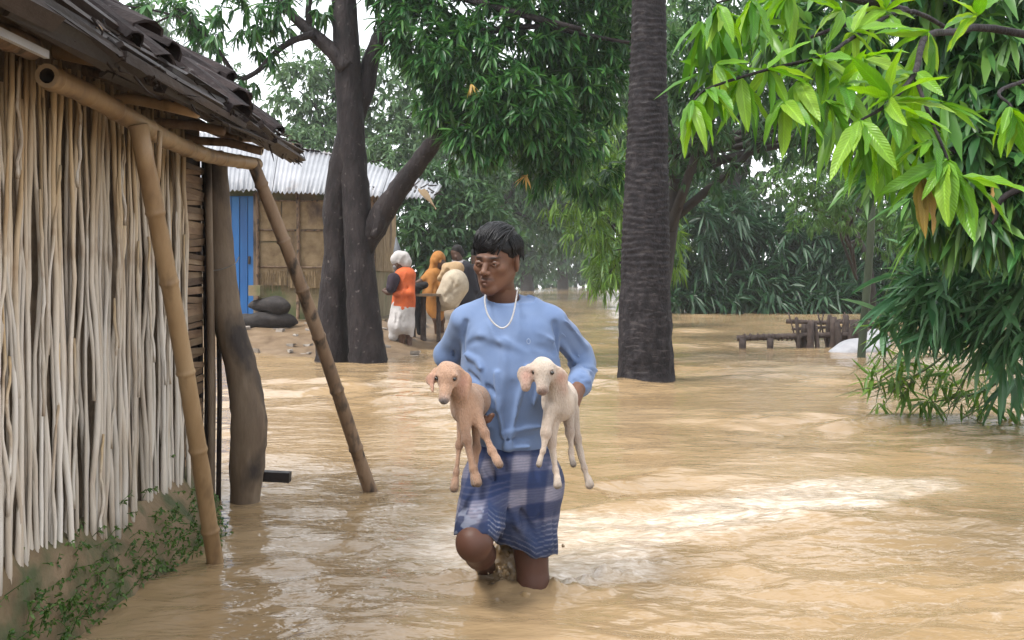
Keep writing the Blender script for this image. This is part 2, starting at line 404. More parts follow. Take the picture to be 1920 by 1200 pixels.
def water_mat():
    m = bpy.data.materials.new('muddy_water'); m.use_nodes = True; nt = m.node_tree; L = nt.links.new; b = nt.nodes['Principled BSDF']
    tc = nt.nodes.new('ShaderNodeTexCoord')
    def noise(sc, st, det=5, rough=.6, dist=0):
        mp = nt.nodes.new('ShaderNodeMapping'); mp.inputs['Scale'].default_value = st; L(tc.outputs['Object'], mp.inputs['Vector'])
        n = nt.nodes.new('ShaderNodeTexNoise'); n.inputs['Scale'].default_value = sc; n.inputs['Detail'].default_value = det; n.inputs['Roughness'].default_value = rough
        n.inputs['Distortion'].default_value = dist; L(mp.outputs[0], n.inputs['Vector']); return n.outputs['Fac']
    base = ramp(nt, [(.3, (.235, .157, .080)), (.55, (.285, .198, .110)), (.75, (.34, .247, .148))]); L(noise(1.1, (.5, 1, 1), 6, .6, .6), base.inputs['Fac'])
    at = nt.nodes.new('ShaderNodeAttribute'); at.attribute_name = 'Col'
    # pale flecks: froth plus the ripples' sky gleam painted into the churned sheet
    fl = noise(60, (.32, 1, 1), 6, .7, .3); 
    ml = nt.nodes.new('ShaderNodeMath'); ml.operation = 'MULTIPLY_ADD'; L(at.outputs['Fac'], ml.inputs[0]); ml.inputs[1].default_value = .42; L(fl, ml.inputs[2])
    mr = nt.nodes.new('ShaderNodeMapRange'); mr.inputs['From Min'].default_value = .70; mr.inputs['From Max'].default_value = 1.15; L(ml.outputs[0], mr.inputs['Value'])
    mg = nt.nodes.new('ShaderNodeMath'); mg.operation = 'MULTIPLY'; L(mr.outputs[0], mg.inputs[0]); L(at.outputs['Fac'], mg.inputs[1])
    mx = nt.nodes.new('ShaderNodeMix'); mx.data_type = 'RGBA'; L(mg.outputs[0], mx.inputs['Factor']); L(base.outputs[0], mx.inputs['A']); mx.inputs['B'].default_value = (.60, .52, .44, 1)
    L(mx.outputs['Result'], b.inputs['Base Color'])
    b.inputs['Roughness'].default_value = .05; b.inputs['IOR'].default_value = 1.42; b.inputs['Specular IOR Level'].default_value = .5
    h1 = noise(26, (.45, 1, 1), 3, .5, .4); h2 = noise(6, (.4, 1, 1), 3, .5, .5)
    ad = nt.nodes.new('ShaderNodeMath'); ad.operation = 'MULTIPLY_ADD'; L(h2, ad.inputs[0]); ad.inputs[1].default_value = 2.6; L(h1, ad.inputs[2])
    bp = nt.nodes.new('ShaderNodeBump'); bp.inputs['Strength'].default_value = .5; bp.inputs['Distance'].default_value = .012
    L(ad.outputs[0], bp.inputs['Height']); L(bp.outputs[0], b.inputs['Normal'])
    return m
WATER = water_mat()
tag(part('flood_water', V, F, WATER, col=np.repeat(FO.reshape(-1, 1), 3, 1)), kind='structure')

# ================================================================ cane-walled hut on the left
BAMB = mat('bamboo_tan', [(.28, .165, .075), (.42, .27, .135), (.50, .345, .19)], scale=7, rough=.5, bump=.15, stretch=(1, 1, .3), island=.12, layer=((.20, .12, .06), 14, .56, .72, (1, 1, .4)))
BAMB_OLD = mat('bamboo_weathered', [(.14, .085, .05), (.27, .17, .10), (.38, .26, .17)], scale=9, rough=.7, bump=.3, stretch=(1, 1, .35), island=.15, layer=((.06, .042, .03), 20, .52, .66, (1, 1, .5)))
CUT = mat('bamboo_cut_end', [(.45, .33, .2), (.6, .47, .32)], scale=30, rough=.8)
HOLLOW = mat('bamboo_hollow', [(.03, .02, .015), (.06, .04, .03)], scale=20, rough=.9)
WOOD_D = mat('dark_wet_wood', [(.014, .009, .009), (.034, .021, .018), (.075, .05, .038)], scale=9, rough=.62, bump=.6, bscale=40, stretch=(1, .25, 1), island=.3, rvar=.15)
WOOD_M = mat('weathered_wood', [(.12, .08, .055), (.22, .155, .10), (.33, .25, .175)], scale=8, rough=.72, bump=.5, bscale=36, stretch=(1, 1, .25), layer=((.045, .032, .026), 4, .5, .62, (1, 1, .6)))
THATCH = mat('rotting_thatch', [(.012, .008, .008), (.034, .022, .019), (.10, .066, .045)], scale=16, rough=.9, bump=.8, bscale=60, island=-.4)
TILE = mat('old_dark_tile', [(.010, .007, .008), (.028, .019, .019), (.07, .05, .048)], scale=11, rough=.85, bump=.5, bscale=50, island=.35, layer=((.12, .11, .11), 18, .64, .74, (1, 1, 1)), spec=.2)
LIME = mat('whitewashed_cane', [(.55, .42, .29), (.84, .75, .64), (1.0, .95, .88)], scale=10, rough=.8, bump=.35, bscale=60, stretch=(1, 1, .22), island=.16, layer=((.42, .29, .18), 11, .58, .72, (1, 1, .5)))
DAUB = mat('mud_daub', [(.17, .115, .075), (.30, .215, .145), (.42, .33, .25)], scale=9, rough=.92, bump=.7, bscale=45, layer=((.11, .075, .05), 5, .5, .65, (1, 1, 1)))
DAUBD = mat('dark_inner_daub', [(.10, .068, .044), (.20, .145, .095), (.34, .26, .18)], scale=12, rough=.95, bump=.7, bscale=45)
PLINTH = mat('wet_plinth_mud', [(.17, .115, .06), (.27, .19, .105), (.36, .25, .155)], scale=6, rough=.85, bump=.8, bscale=34, layer=((.105, .12, .05), 6, .47, .62, (1, 1, 1)))

def tan_shade_top(m):  # canes tan towards the top: bare cane with eave shade put into colour
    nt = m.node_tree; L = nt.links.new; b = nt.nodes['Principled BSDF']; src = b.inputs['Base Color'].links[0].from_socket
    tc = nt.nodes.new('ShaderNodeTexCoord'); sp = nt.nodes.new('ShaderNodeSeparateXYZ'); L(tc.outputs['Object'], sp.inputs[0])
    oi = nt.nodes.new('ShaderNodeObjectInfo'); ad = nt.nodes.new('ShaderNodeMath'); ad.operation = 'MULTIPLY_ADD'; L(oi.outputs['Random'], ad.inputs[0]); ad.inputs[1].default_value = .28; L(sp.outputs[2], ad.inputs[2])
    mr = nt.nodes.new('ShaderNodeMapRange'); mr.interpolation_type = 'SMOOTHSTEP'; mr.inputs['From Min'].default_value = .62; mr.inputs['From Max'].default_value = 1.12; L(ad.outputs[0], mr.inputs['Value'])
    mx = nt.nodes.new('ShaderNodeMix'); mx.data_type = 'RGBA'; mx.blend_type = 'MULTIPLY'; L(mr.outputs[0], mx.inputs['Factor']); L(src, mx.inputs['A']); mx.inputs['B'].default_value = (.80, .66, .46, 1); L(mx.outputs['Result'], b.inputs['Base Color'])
tan_shade_top(LIME)
def bamboo(name, pts, rad, mats, parent, n=10, node=.28, hollow=None, seed=0, segs=None):
    """bamboo stem with node rings; hollow=True opens the last end"""
    path = smooth_path(pts, 60); ln = np.r_[0, np.cumsum(np.linalg.norm(np.diff(path, axis=0), axis=1))]; tot = ln[-1]
    g = np.random.default_rng(seed); s = [0]; 
    nodes = []; q = g.uniform(.3, 1) * node
    while q < tot - .02: nodes.append(q); q += node * g.uniform(.75, 1.2)
    st = {0.0, tot}
    for q in nodes: st |= {q - .016, q - .006, q, q + .006, q + .016}
    for q in np.arange(0, tot, .12): st.add(float(q))
    st = np.array(sorted(x for x in st if 0 <= x <= tot)); st = st[np.r_[True, np.diff(st) > .002]]
    pp = np.stack([np.interp(st, ln, path[:, i]) for i in range(3)], 1)
    r0, r1 = rad if isinstance(rad, tuple) else (rad, rad)
    rr = r0 + (r1 - r0) * st / tot
    for q in nodes: rr = rr * (1 + .13 * np.exp(-((st - q) / .006) ** 2) - .05 * np.exp(-((st - q - .014) / .007) ** 2))
    rr = rr * (1 + g.normal(0, .015, len(rr)))
    b = MB(); V, F = tube(pp, rr, n, cap=not hollow, jitter=.012, seed=seed); b.add(V, F)
    if hollow:
        e = pp[-1]; t = norm(pp[-1] - pp[-2]); k = len(pp)
        ring = V[(k - 1) * n:k * n]; inner = e + (ring - e) * .62; deep = inner - t * .05
        b.add(np.concatenate([ring, inner, deep]), [(j, (j + 1) % n, n + (j + 1) % n, n + j) for j in range(n)], 1)
        b.add(np.concatenate([inner, deep]), [(j, (j + 1) % n, n + (j + 1) % n, n + j) for j in range(n)] + [tuple(n + j for j in range(n))], 2)
        V0 = V[:n]; b.add(V0, [tuple(range(n))[::-1]], 0)
    return b.out(name, mats if isinstance(mats, list) else [mats, CUT, HOLLOW], parent)

hut = thing('cane_hut', 'low hut with whitewashed cane wall and dark ragged roof standing in the flood', 'hut', (-2.4, 2.7, 0))
XW = -1.33
# daub backing and other walls
b = MB()
b.box((XW - .05, 2.35, .60), (.05, 3.3, 2.36)); wall = b.out('wall', DAUBD, hut, smooth=False)
for nm, c, s in [('wall', (-2.9, 4.58, .6), (2.9, .08, 2.3)), ('wall', (-4.28, 2.6, .6), (.08, 4.0, 2.3)), ('wall', (-2.9, .66, .6), (2.9, .08, 2.3))]:
    MB().box(c, s).out(nm, DAUB, hut, smooth=False)
# canes
g = np.random.default_rng(5)
cane_me = []
for v in range(14):
    k = 15; z = np.linspace(0, 1, k); amp = .011
    x = amp * .6 * wnoise(np.stack([z, 0 * z + v, 0 * z], -1), 7, v) ; y = amp * 1.25 * wnoise(np.stack([z, 0 * z, 0 * z + v], -1), 8, 50 + v)
    y = y + np.interp(z, np.linspace(0, 1, 8), np.r_[0, g.normal(0, .006, 6), 0]); x = x + g.normal(0, .0015, k)
    r = .0066 * (1 + .10 * g.normal(size=k)) * np.linspace(1.12, .82, k); 
    for q in g.choice(np.arange(2, k - 1), 3, replace=False): r[q] *= 1.2
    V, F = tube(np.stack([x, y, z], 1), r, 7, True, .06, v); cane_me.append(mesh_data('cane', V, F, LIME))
d = 1.0; i = 0
while d < 4.0:
    top = 1.66 - g.uniform(0, .05) - (.12 if g.random() < .15 else 0); bot = .19 - .05 * (d - 2.6) + g.uniform(-.045, .03)
    wr = g.uniform(.72, 1.35)
    M4 = Matrix.Translation((XW + .006 + g.uniform(-.012, .014), d, bot)) @ Matrix.Rotation(g.normal(0, .016), 4, 'X') @ Matrix.Rotation(g.normal(-.002, .006), 4, 'Y') @ Matrix.Diagonal((wr, wr * g.uniform(.9, 1.1), (top - bot), 1))
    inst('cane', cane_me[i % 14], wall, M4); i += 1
    if g.random() < .16:      # a thin split cane squeezed in front
        h = g.uniform(.3, .9); z0 = g.uniform(bot, top - h)
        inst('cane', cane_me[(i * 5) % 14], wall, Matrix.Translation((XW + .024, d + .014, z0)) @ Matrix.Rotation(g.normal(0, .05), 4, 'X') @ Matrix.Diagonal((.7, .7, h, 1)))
    d += g.uniform(.0135, .0235) * (1.5 if g.random() < .08 else 1)
# plinth: mud skirt bulging out at the foot of the wall
py_ = np.linspace(.6, 4.35, 110); prof = [(.0, .30), (.03, .235), (.055, .16), (.085, .06), (.12, -.08), (.17, -.5)]
V = []
for y in py_:
    wide = 1 + .9 * sstep(3.0, 3.7, y) - 1.0 * sstep(3.85, 4.3, y)
    for j, (ox, z) in enumerate(prof):
        zz = z - (.06 * max(0, y - 2.6) if z > 0 else 0)
        q = np.array([y * 1.0, z * 2.0, 0.3])
        V.append((XW - .012 + ox * wide + .014 * wnoise(q, 9, 61) + .008 * wnoise(q, 31, 62), y, zz + .02 * wnoise(q, 12, 63)))
m = len(prof); k = len(py_)
F = [(i * m + j, (i + 1) * m + j, (i + 1) * m + j + 1, i * m + j + 1) for i in range(k - 1) for j in range(m - 1)]
plinth = part('plinth', V, F, PLINTH, hut)
# slatted door panel between the cane wall and the crooked post
g = np.random.default_rng(9)
SLAT = mat('split_bamboo_slat', [(.11, .06, .035), (.24, .15, .085), (.36, .26, .16)], scale=14, rough=.75, bump=.4, stretch=(1, .2, 1), island=.35)
door = MB().box((XW - .075, 4.2, .62), (.012, .5, 2.2)).out('door_panel', HOLLOW, hut, smooth=False)
z = -.42
while z < 1.5:
    h = g.uniform(.018, .034)
    V, F = boxm((0, 0, 0), (.014, .42, h)); V = V + np.array([0, 0, 1]) * (np.sin(V[:, 1:2] * 9) * .005)
    o = inst('slat', mesh_data('slat', V, F, SLAT, False), door, Matrix.Translation((XW - .045 + g.uniform(-.006, .008), 4.2, z + h / 2)) @ Matrix.Rotation(g.normal(.0, .035), 4, 'X') @ Matrix.Rotation(g.normal(0, .12), 4, 'Y'))
    z += h + g.uniform(-.002, .008)
for yy, x0 in ((4.005, 0), (4.40, .005)):
    MB().tube(smooth_path([(XW - .02 + x0, yy, -.45), (XW - .005 + x0, yy + .01, .4), (XW - .015 + x0, yy - .01, 1.56)], 9), .017, 7, jitter=.06, seed=3).out('door_jamb', WOOD_M, hut)
for j, yy in enumerate((4.45, 4.475, 4.50, 4.53)):
    MB().tube([(XW - .07 + .02 * j, yy, -.45), (XW - .06 + .02 * j, yy, .5), (XW - .075 + .02 * j, yy, 1.55)], .012, 6, jitter=.08, seed=j).out('stake', WOOD_D, hut)
# crooked post
pp = [P(402, 300, 4.5), P(410, 440, 4.5), P(424, 580, 4.48), P(452, 690, 4.47), P(466, 780, 4.46), P(464, 860, 4.46), P(458, 945, 4.46)]
pp.append(np.array([pp[-1][0] - .03, 4.46, -.47])); pth = smooth_path(pp, 40)
rr = np.interp(np.linspace(0, 1, 40), [0, .2, .4, .6, .75, .88, 1], [.058, .062, .07, .08, .078, .062, .062])
V, F = tube(pth, rr, 18, True, .03, 8); part('crooked_post', V, F, WOOD_M, hut)
MB().box(P(512, 893, 4.62), (.16, .05, .045), rot=Matrix.Rotation(.05, 3, 'Y')).out('beam_end', WOOD_D, hut, smooth=False)
# eave beam and roof
eb = [P(88, 142, 2.56), P(170, 180, 2.83), P(285, 246, 3.2), P(345, 276, 3.52), P(400, 294, 3.85), P(482, 308, 4.28)]
eave_beam = bamboo('eave_beam', eb[::-1], (.027, .032), BAMB, hut, 14, .19, hollow=True, seed=4)
bamboo('eave_beam', [(-1.21, .5, 1.55), (-1.22, 1.4, 1.57), (-1.215, 2.52, 1.60)], .03, BAMB_OLD, hut, 10, .25, seed=6)
ROOFP = np.array([(-1.00, 1.60), (-1.15, 1.71), (-1.35, 1.865), (-1.6, 2.03), (-1.95, 2.17), (-2.5, 2.33), (-3.2, 2.05), (-4.55, 1.45)])
rl = np.r_[0, np.cumsum(np.linalg.norm(np.diff(ROOFP, axis=0), axis=1))]
def roof_pt(s): return np.array([np.interp(s, rl, ROOFP[:, 0]), np.interp(s, rl, ROOFP[:, 1])])
# thatch mat: an uneven shell following the roof profile
ss = np.linspace(.05, rl[-1], 40); ys = np.linspace(.45, 4.66, 70); Vt = []; Vb = []
for s in ss:
    q = roof_pt(s)
    for y in ys:
        e = np.array([s, y, 0]); Vt.append((q[0] + .02 * wnoise(e, 9, 71), y, q[1] + .012 + .022 * wnoise(e, 7, 72) + .012 * wnoise(e, 26, 73)))
        Vb.append((q[0] + .01, y, q[1] - .055 - .015 * abs(wnoise(e, 11, 74))))
a, c = len(ss), len(ys); idx = np.arange(a * c).reshape(a, c); Vn = a * c
F = [(idx[i, j], idx[i, j + 1], idx[i + 1, j + 1], idx[i + 1, j]) for i in range(a - 1) for j in range(c - 1)]
F += [tuple(Vn + q for q in f[::-1]) for f in F]
bd = [(idx[i, 0], idx[i + 1, 0]) for i in range(a - 1)] + [(idx[i + 1, -1], idx[i, -1]) for i in range(a - 1)] + [(idx[0, j + 1], idx[0, j]) for j in range(c - 1)] + [(idx[-1, j], idx[-1, j + 1]) for j in range(c - 1)]
F += [(p, q, Vn + q, Vn + p) for p, q in bd]
roof = part('roof', np.array(Vt + Vb), F, THATCH, hut)
# straw fringe hanging from eave and far verge (uncountable)
g = np.random.default_rng(12); b = MB()
for i in range(1700):
    if i < 1000: s = g.uniform(-.01, .5) ** 1.0; y = g.uniform(.5, 4.66)
    else: s = g.uniform(.0, 1.7); y = 4.64 + g.uniform(-.04, .03)
    q = roof_pt(max(s, 0)); p0 = np.array([q[0], y, q[1] + g.uniform(-.05, .045)])
    dr = np.array([g.normal(.35, .3), g.normal(0, .7) + (.6 if i >= 1000 else 0), g.normal(-.25, .22)]); ln = g.uniform(.02, .09)
    p2 = p0 + norm(dr) * ln; p1 = (p0 + p2) / 2 + g.normal(0, .008, 3)
    b.tube([p0, p1, p2], [.004, .0035, .001], 3, False)
tag(b.out('straw_fringe', THATCH, roof), kind='stuff')
# tiles
g = np.random.default_rng(15)
tm = []
for v in range(5):
    nseg, nl = 6, 4; V = []; L_ = .30; wv = .062
    for side in (0, 1):
        for t in np.linspace(0, 1, nl):
            r = (wv * (1 + .18 * t)) - side * .011
            for a_ in np.linspace(0, math.pi, nseg):
                V.append((t * L_ + g.normal(0, .003), -r * math.cos(a_) + g.normal(0, .002), r * .62 * math.sin(a_) + g.normal(0, .0015)))
    I = np.arange(2 * nl * nseg).reshape(2, nl, nseg); F = []
    for i in range(nl - 1):
        for j in range(nseg - 1):
            F.append((I[0, i, j], I[0, i + 1, j], I[0, i + 1, j + 1], I[0, i, j + 1])); F.append((I[1, i, j + 1], I[1, i + 1, j + 1], I[1, i + 1, j], I[1, i, j]))
        F.append((I[0, i, 0], I[1, i, 0], I[1, i + 1, 0], I[0, i + 1, 0])); F.append((I[0, i + 1, -1], I[1, i + 1, -1], I[1, i, -1], I[0, i, -1]))
    for j in range(nseg - 1):
        F.append((I[0, 0, j], I[0, 0, j + 1], I[1, 0, j + 1], I[1, 0, j])); F.append((I[0, -1, j + 1], I[0, -1, j], I[1, -1, j], I[1, -1, j + 1]))
    tm.append(mesh_data('tile', V, F, TILE, False))
cnt = 0
for row, s0 in enumerate((.30, .53, .76, 1.0, 1.24, 1.5, 1.74)):
    for y in np.arange(.55, 4.66, .128):
        if g.random() < (.45 if row == 0 else .2): continue
        s = s0 + g.normal(0, .03); q = roof_pt(s); q2 = roof_pt(s - .28); dr = q2 - q; ang = math.atan2(dr[1], dr[0])
        M4 = Matrix.Translation((q[0], y + g.normal(0, .012), q[1] + .03 + .012 * (row % 2) + g.uniform(0, .012))) @ Matrix.Rotation(-ang + g.normal(-.03, .08), 4, 'Y') @ Matrix.Rotation(g.normal(0, .22), 4, 'Z') @ Matrix.Rotation(g.normal(0, .2), 4, 'X') @ Matrix.Scale(g.uniform(.75, 1.05), 4)
        inst('tile', tm[cnt % 5], roof, M4); cnt += 1
# rafters under the thatch, ends sticking out over the eave
raf = [([(85, 92, 2.95), (180, 110, 2.95), (288, 130, 2.92)], .021, 1), ([(150, 128, 3.15), (215, 143, 3.15), (262, 156, 3.12)], .016, 0), ([(150, 172, 3.3), (260, 186, 3.3), (372, 212, 3.28)], .019, 0),
       ([(250, 215, 3.7), (350, 232, 3.7), (420, 246, 3.68)], .018, 0), ([(330, 250, 4.1), (430, 268, 4.1), (492, 284, 4.1)], .018, 1), ([(400, 246, 4.5), (480, 258, 4.5), (548, 276, 4.48)], .020, 1)]
for i, (pt, r, ho) in enumerate(raf):
    pt = [P(*q) for q in pt]; pt = [pt[0] + (pt[0] - pt[-1]) * 1.2 + np.array([0, 0, .18])] + pt
    bamboo('rafter', pt, r, BAMB if i in (0, 2) else BAMB_OLD, hut, 12, .3, hollow=bool(ho), seed=20 + i)
for y in (1.0, 1.5, 2.0, 2.45):
    bamboo('rafter', [(-2.4, y, 2.2), (-1.5, y, 1.9), (-1.02, y, 1.62)], .02, BAMB_OLD, hut, 8, .3, hollow=True, seed=int(y * 9))
# dark battens running along the eave, layered like wet planks
g = np.random.default_rng(18)
for i in range(64):
    y0 = g.uniform(.5, 4.2); ln = g.uniform(.5, 1.3); y1 = min(y0 + ln, 4.66 + g.uniform(0, .06)); t = g.uniform(0, 1)
    x = -1.17 + .19 * t + g.normal(0, .012); zc = 1.565 + .12 * (1 - abs(t - .45)) * g.uniform(.25, 1) - .02 + .05 * (1 - t)
    V, F = boxm((0, 0, 0), (g.uniform(.02, .05), y1 - y0, g.uniform(.010, .024)))
    V = V + .003 * g.normal(size=V.shape)
    inst('batten', mesh_data('batten', V, F, WOOD_D, False), hut, Matrix.Translation((x, (y0 + y1) / 2, zc)) @ Matrix.Rotation(g.normal(0, .018), 4, 'X') @ Matrix.Rotation(g.normal(-.5, .3), 4, 'Y') @ Matrix.Rotation(g.normal(0, .02), 4, 'Z'))
# broken tile and bamboo bits poking out past the far verge
for i, (a_, c_, r) in enumerate([((405, 195), (478, 208), .014), ((420, 205), (497, 225), .013), ((425, 225), (516, 240), .016), ((415, 222), (480, 246), .012), ((455, 240), (520, 262), .013)]):
    MB().tube([P(*a_, 4.66), P((a_[0] + c_[0]) / 2, (a_[1] + c_[1]) / 2, 4.66), P(*c_, 4.68)], [r, r * .95, r * .9], 7, jitter=.08, seed=i, flat=(1.7, .7)).out('broken_batten', TILE, hut)
STRIP = mat('pale_metal_strip', [(.55, .56, .6), (.7, .71, .75)], scale=8, rough=.4)
MB().box(P(0, 52, 2.06) + [-.02, .08, 0], (.012, .34, .018)).out('metal_strip', STRIP, hut, smooth=False)
WIRE = mat('thin_wire', [(.3, .29, .28), (.42, .4, .38)], rough=.5)
for i, pt in enumerate([[(0, 20, 2.6), (90, 48, 3.0), (180, 72, 3.4)], [(30, 8, 3.2), (110, 40, 3.4), (190, 85, 3.4)], [(100, 45, 3.2), (165, 75, 3.3), (200, 92, 3.3)]]):
    MB().tube(smooth_path([P(*q) + [0, 0, .01] for q in pt], 10), .0028, 5).out('wire', WIRE, hut)
# wire tying the post
MB().tube(smooth_path([P(392, 508, 4.42), P(415, 505, 4.40), P(440, 495, 4.40), P(448, 482, 4.43)], 10), .0025, 5).out('tie_wire', WIRE, hut)

# ---- two bamboo props
pr = thing('bamboo_prop', 'thick tan bamboo prop leaning against the eave beside the cane wall', 'bamboo pole', PW(405, 1057), 'bamboo props holding up the hut eave')
t_, b_ = P(262, 252, 3.06), PW(404, 1057); bamboo('pole', [t_ + (t_ - b_) * .02, (t_ + b_) / 2 + [.012, 0, .01], b_, b_ + (b_ - t_) * .33], (.029, .030), BAMB, pr, 14, .30, seed=31)
MB().tube([P(300, 245, 3.12), P(296, 330, 3.14), P(282, 420, 3.2)], [.008, .009, .008], 6).out('side_branch', BAMB, pr)
pr = thing('bamboo_prop', 'thin weathered bamboo prop slanting from the roof corner into open water', 'bamboo pole', PW(696, 921), 'bamboo props holding up the hut eave')
t_, b_ = P(478, 316, 4.24), PW(694, 920); bamboo('pole', [t_ + (t_ - b_) * .02, t_ * .6 + b_ * .4 + [.015, 0, .01], b_, b_ + (b_ - t_) * .3], (.027, .035), BAMB_OLD, pr, 12, .26, seed=32)
# ================================================================ far house with corrugated roof
MATB = mat('bamboo_mat_wall', [(.22, .14, .07), (.36, .25, .13), (.46, .33, .19)], scale=7, rough=.8, bump=.3, bscale=50, stretch=(1, 1, 1), island=.15, layer=((.10, .06, .045), 3, .54, .68, (1, 1, .5)))
MUDW = mat('yellow_mud_wall', [(.22, .17, .09), (.33, .26, .15), (.40, .33, .21)], scale=3, rough=.9, bump=.3, layer=((.15, .17, .07), 2, .52, .66, (1, 1, 1)))
BLUE = mat('blue_door_paint', [(.012, .13, .42), (.02, .19, .55), (.03, .24, .62)], scale=4, rough=.5, bump=.2, stretch=(1, 1, .2), island=.12)
TIN = mat('corrugated_tin', [(.32, .33, .36), (.42, .43, .46), (.52, .52, .56)], scale=2.4, rough=.42, bump=.1, stretch=(1, .5, 1), island=.07, metal=0.0, layer=((.32, .28, .27), 3, .6, .75, (1, .3, 1)))
HD = 15.5
def gz(x, y): return float(ground_h(np.array([x]), np.array([y]))[0])
house = thing('bamboo_house', 'tan bamboo-mat house with blue door and corrugated tin roof behind the forked tree', 'house', (-4.0, 16.8, .3))
xl, xr = -7.2, -2.16
MB().box(((xl + xr) / 2, HD + .06, 1.25), (xr - xl, .1, 2.3)).out('wall', MUDW, house, smooth=False)
MB().box((xr - .05, 17.0, 1.25), (.1, 3.0, 2.3)).out('wall', MUDW, house, smooth=False)
MB().box(((xl + xr) / 2, 18.5, 1.25), (xr - xl, .1, 2.3)).out('wall', MUDW, house, smooth=False)
MB().box((xl + .05, 17.0, 1.25), (.1, 3.0, 2.3)).out('wall', MUDW, house, smooth=False)
MB().box(((xl + xr) / 2 + .05, 17.0, .22), (xr - xl + .3, 3.4, .30)).out('plinth', PLINTH, house, smooth=False)
g = np.random.default_rng(3)
def zp(py, d=HD): return CAMH - (py - HY) / FPX * d
for (x0, x1, y0, y1) in [(486, 528, 376, 452), (530, 612, 376, 430), (614, 698, 376, 440), (486, 540, 455, 535), (542, 620, 433, 500), (542, 612, 503, 540), (622, 698, 443, 530)]:
    X0, X1 = (x0 - CX) / FPX * HD, (x1 - CX) / FPX * HD; z1, z0 = zp(y0), zp(y1)
    MB().box(((X0 + X1) / 2, HD - .012 - g.uniform(0, .02), (z0 + z1) / 2), (X1 - X0, .02, z1 - z0), rot=Matrix.Rotation(g.normal(0, .008), 3, 'Y')).out('mat_panel', MATB, house, smooth=False)
for i in range(3):
    yy = 15.62 + i * .92; MB().box((xr + .012, yy + .45, 1.72), (.02, .88, 1.2), rot=Matrix.Rotation(g.normal(0, .01), 3, 'X')).out('mat_panel', MATB, house, smooth=False)
for py in (376, 431, 500):
    z = zp(py); bamboo('wall_batten', [((484 - CX) / FPX * HD, HD - .05, z), ((590 - CX) / FPX * HD, HD - .052, z - .01), ((700 - CX) / FPX * HD, HD - .05, z + .01)], .014, BAMB_OLD, house, 6, .3, seed=py)
for px in (484, 560, 700):
    X0 = (px - CX) / FPX * HD; bamboo('wall_post', [(X0, HD - .07, .2), (X0 + .01, HD - .075, 1.3), (X0, HD - .07, 2.35)], .028, BAMB_OLD, house, 8, .33, seed=px)
# bristly ends of the mat hanging below the panels
b = MB()
for i in range(170):
    px = g.uniform(488, 696); z = zp(g.uniform(505, 520)); x = (px - CX) / FPX * HD
    b.tube([(x, HD - .035, z), (x + g.normal(0, .006), HD - .04, z - g.uniform(.12, .3))], [.006, .003], 3, False)
tag(b.out('mat_fringe', MATB, house), kind='stuff')
# blue plank door in its frame
dr = MB().box(((432 - CX) / FPX * HD, HD - .02, (zp(368) + zp(606)) / 2), (.80, .03, zp(368) - zp(606))).out('door', BLUE, house, smooth=False)
for i in range(6):
    x = (392 - CX) / FPX * HD + .045 + i * .128
    MB().box((x, HD - .05 - .006 * (i % 2), (zp(368) + zp(606)) / 2), (.112, .022, zp(368) - zp(606) - .03)).out('plank', BLUE, dr, smooth=False)
for x in ((384 - CX) / FPX * HD, (481 - CX) / FPX * HD):
    MB().box((x, HD - .05, (zp(362) + zp(608)) / 2), (.055, .08, zp(362) - zp(608))).out('door_frame', WOOD_M, house, smooth=False)
MB().box(((470 - CX) / FPX * HD, HD - .085, zp(488)), (.03, .03, .12)).out('latch', WOOD_D, house, smooth=False)
# corrugated sheets between eave and ridge
def lin(t, a, b): return np.array(a) * (1 - t) + np.array(b) * t
def eave_c(t): return lin(t, P(300, 350, 14.95), P(812, 374, 15.15))
def ridge_c(t):
    return lin(t / .62, P(300, 235, 17.2), P(640, 291, 17.2)) if t < .62 else lin((t - .62) / .38, P(640, 291, 17.2), P(828, 349, 16.6))
roof2 = MB().box(((xl + xr) / 2, 16.9, 2.42), (xr - xl, 2.6, .05)).out('roof', WOOD_D, house, smooth=False)
NS = 10; g = np.random.default_rng(8)
for i in range(NS):
    t0, t1 = i / NS - .006, (i + 1) / NS + .006; V = []; nu, nv = 29, 4; lift = .012 * (i % 2) + g.uniform(0, .008)
    for u in np.linspace(0, 1, nu):
        t = t0 + (t1 - t0) * u; e, r = eave_c(np.clip(t, 0, 1)), ridge_c(np.clip(t, 0, 1))
        for v in np.linspace(g.uniform(-.015, .01), 1, nv):
            V.append(e * (1 - v) + r * v + np.array([0, 0, .020 * math.sin(u * 7 * 2 * math.pi) + lift - .012 * (v - .5) ** 2]))
    I = np.arange(nu * nv).reshape(nu, nv)
    F = [(I[a, c], I[a + 1, c], I[a + 1, c + 1], I[a, c + 1]) for a in range(nu - 1) for c in range(nv - 1)]
    o = part('tin_sheet', V, F, TIN, roof2); md = o.modifiers.new('thick', 'SOLIDIFY'); md.thickness = .005
for i in range(NS - 4):
    t0, t1 = i / NS, (i + 1) / NS; V = []
    for u in np.linspace(0, 1, 15):
        t = t0 + (t1 - t0) * u; r = ridge_c(t)
        for v in (0, 1): V.append(r + np.array([0, .05, -.01]) + v * (np.array([r[0], 19.2, 2.25]) - r) + np.array([0, 0, .018 * math.sin(u * 44)]))
    I = np.arange(30).reshape(15, 2); part('tin_sheet', V, [(I[a, 0], I[a, 1], I[a + 1, 1], I[a + 1, 0]) for a in range(14)], TIN, roof2)
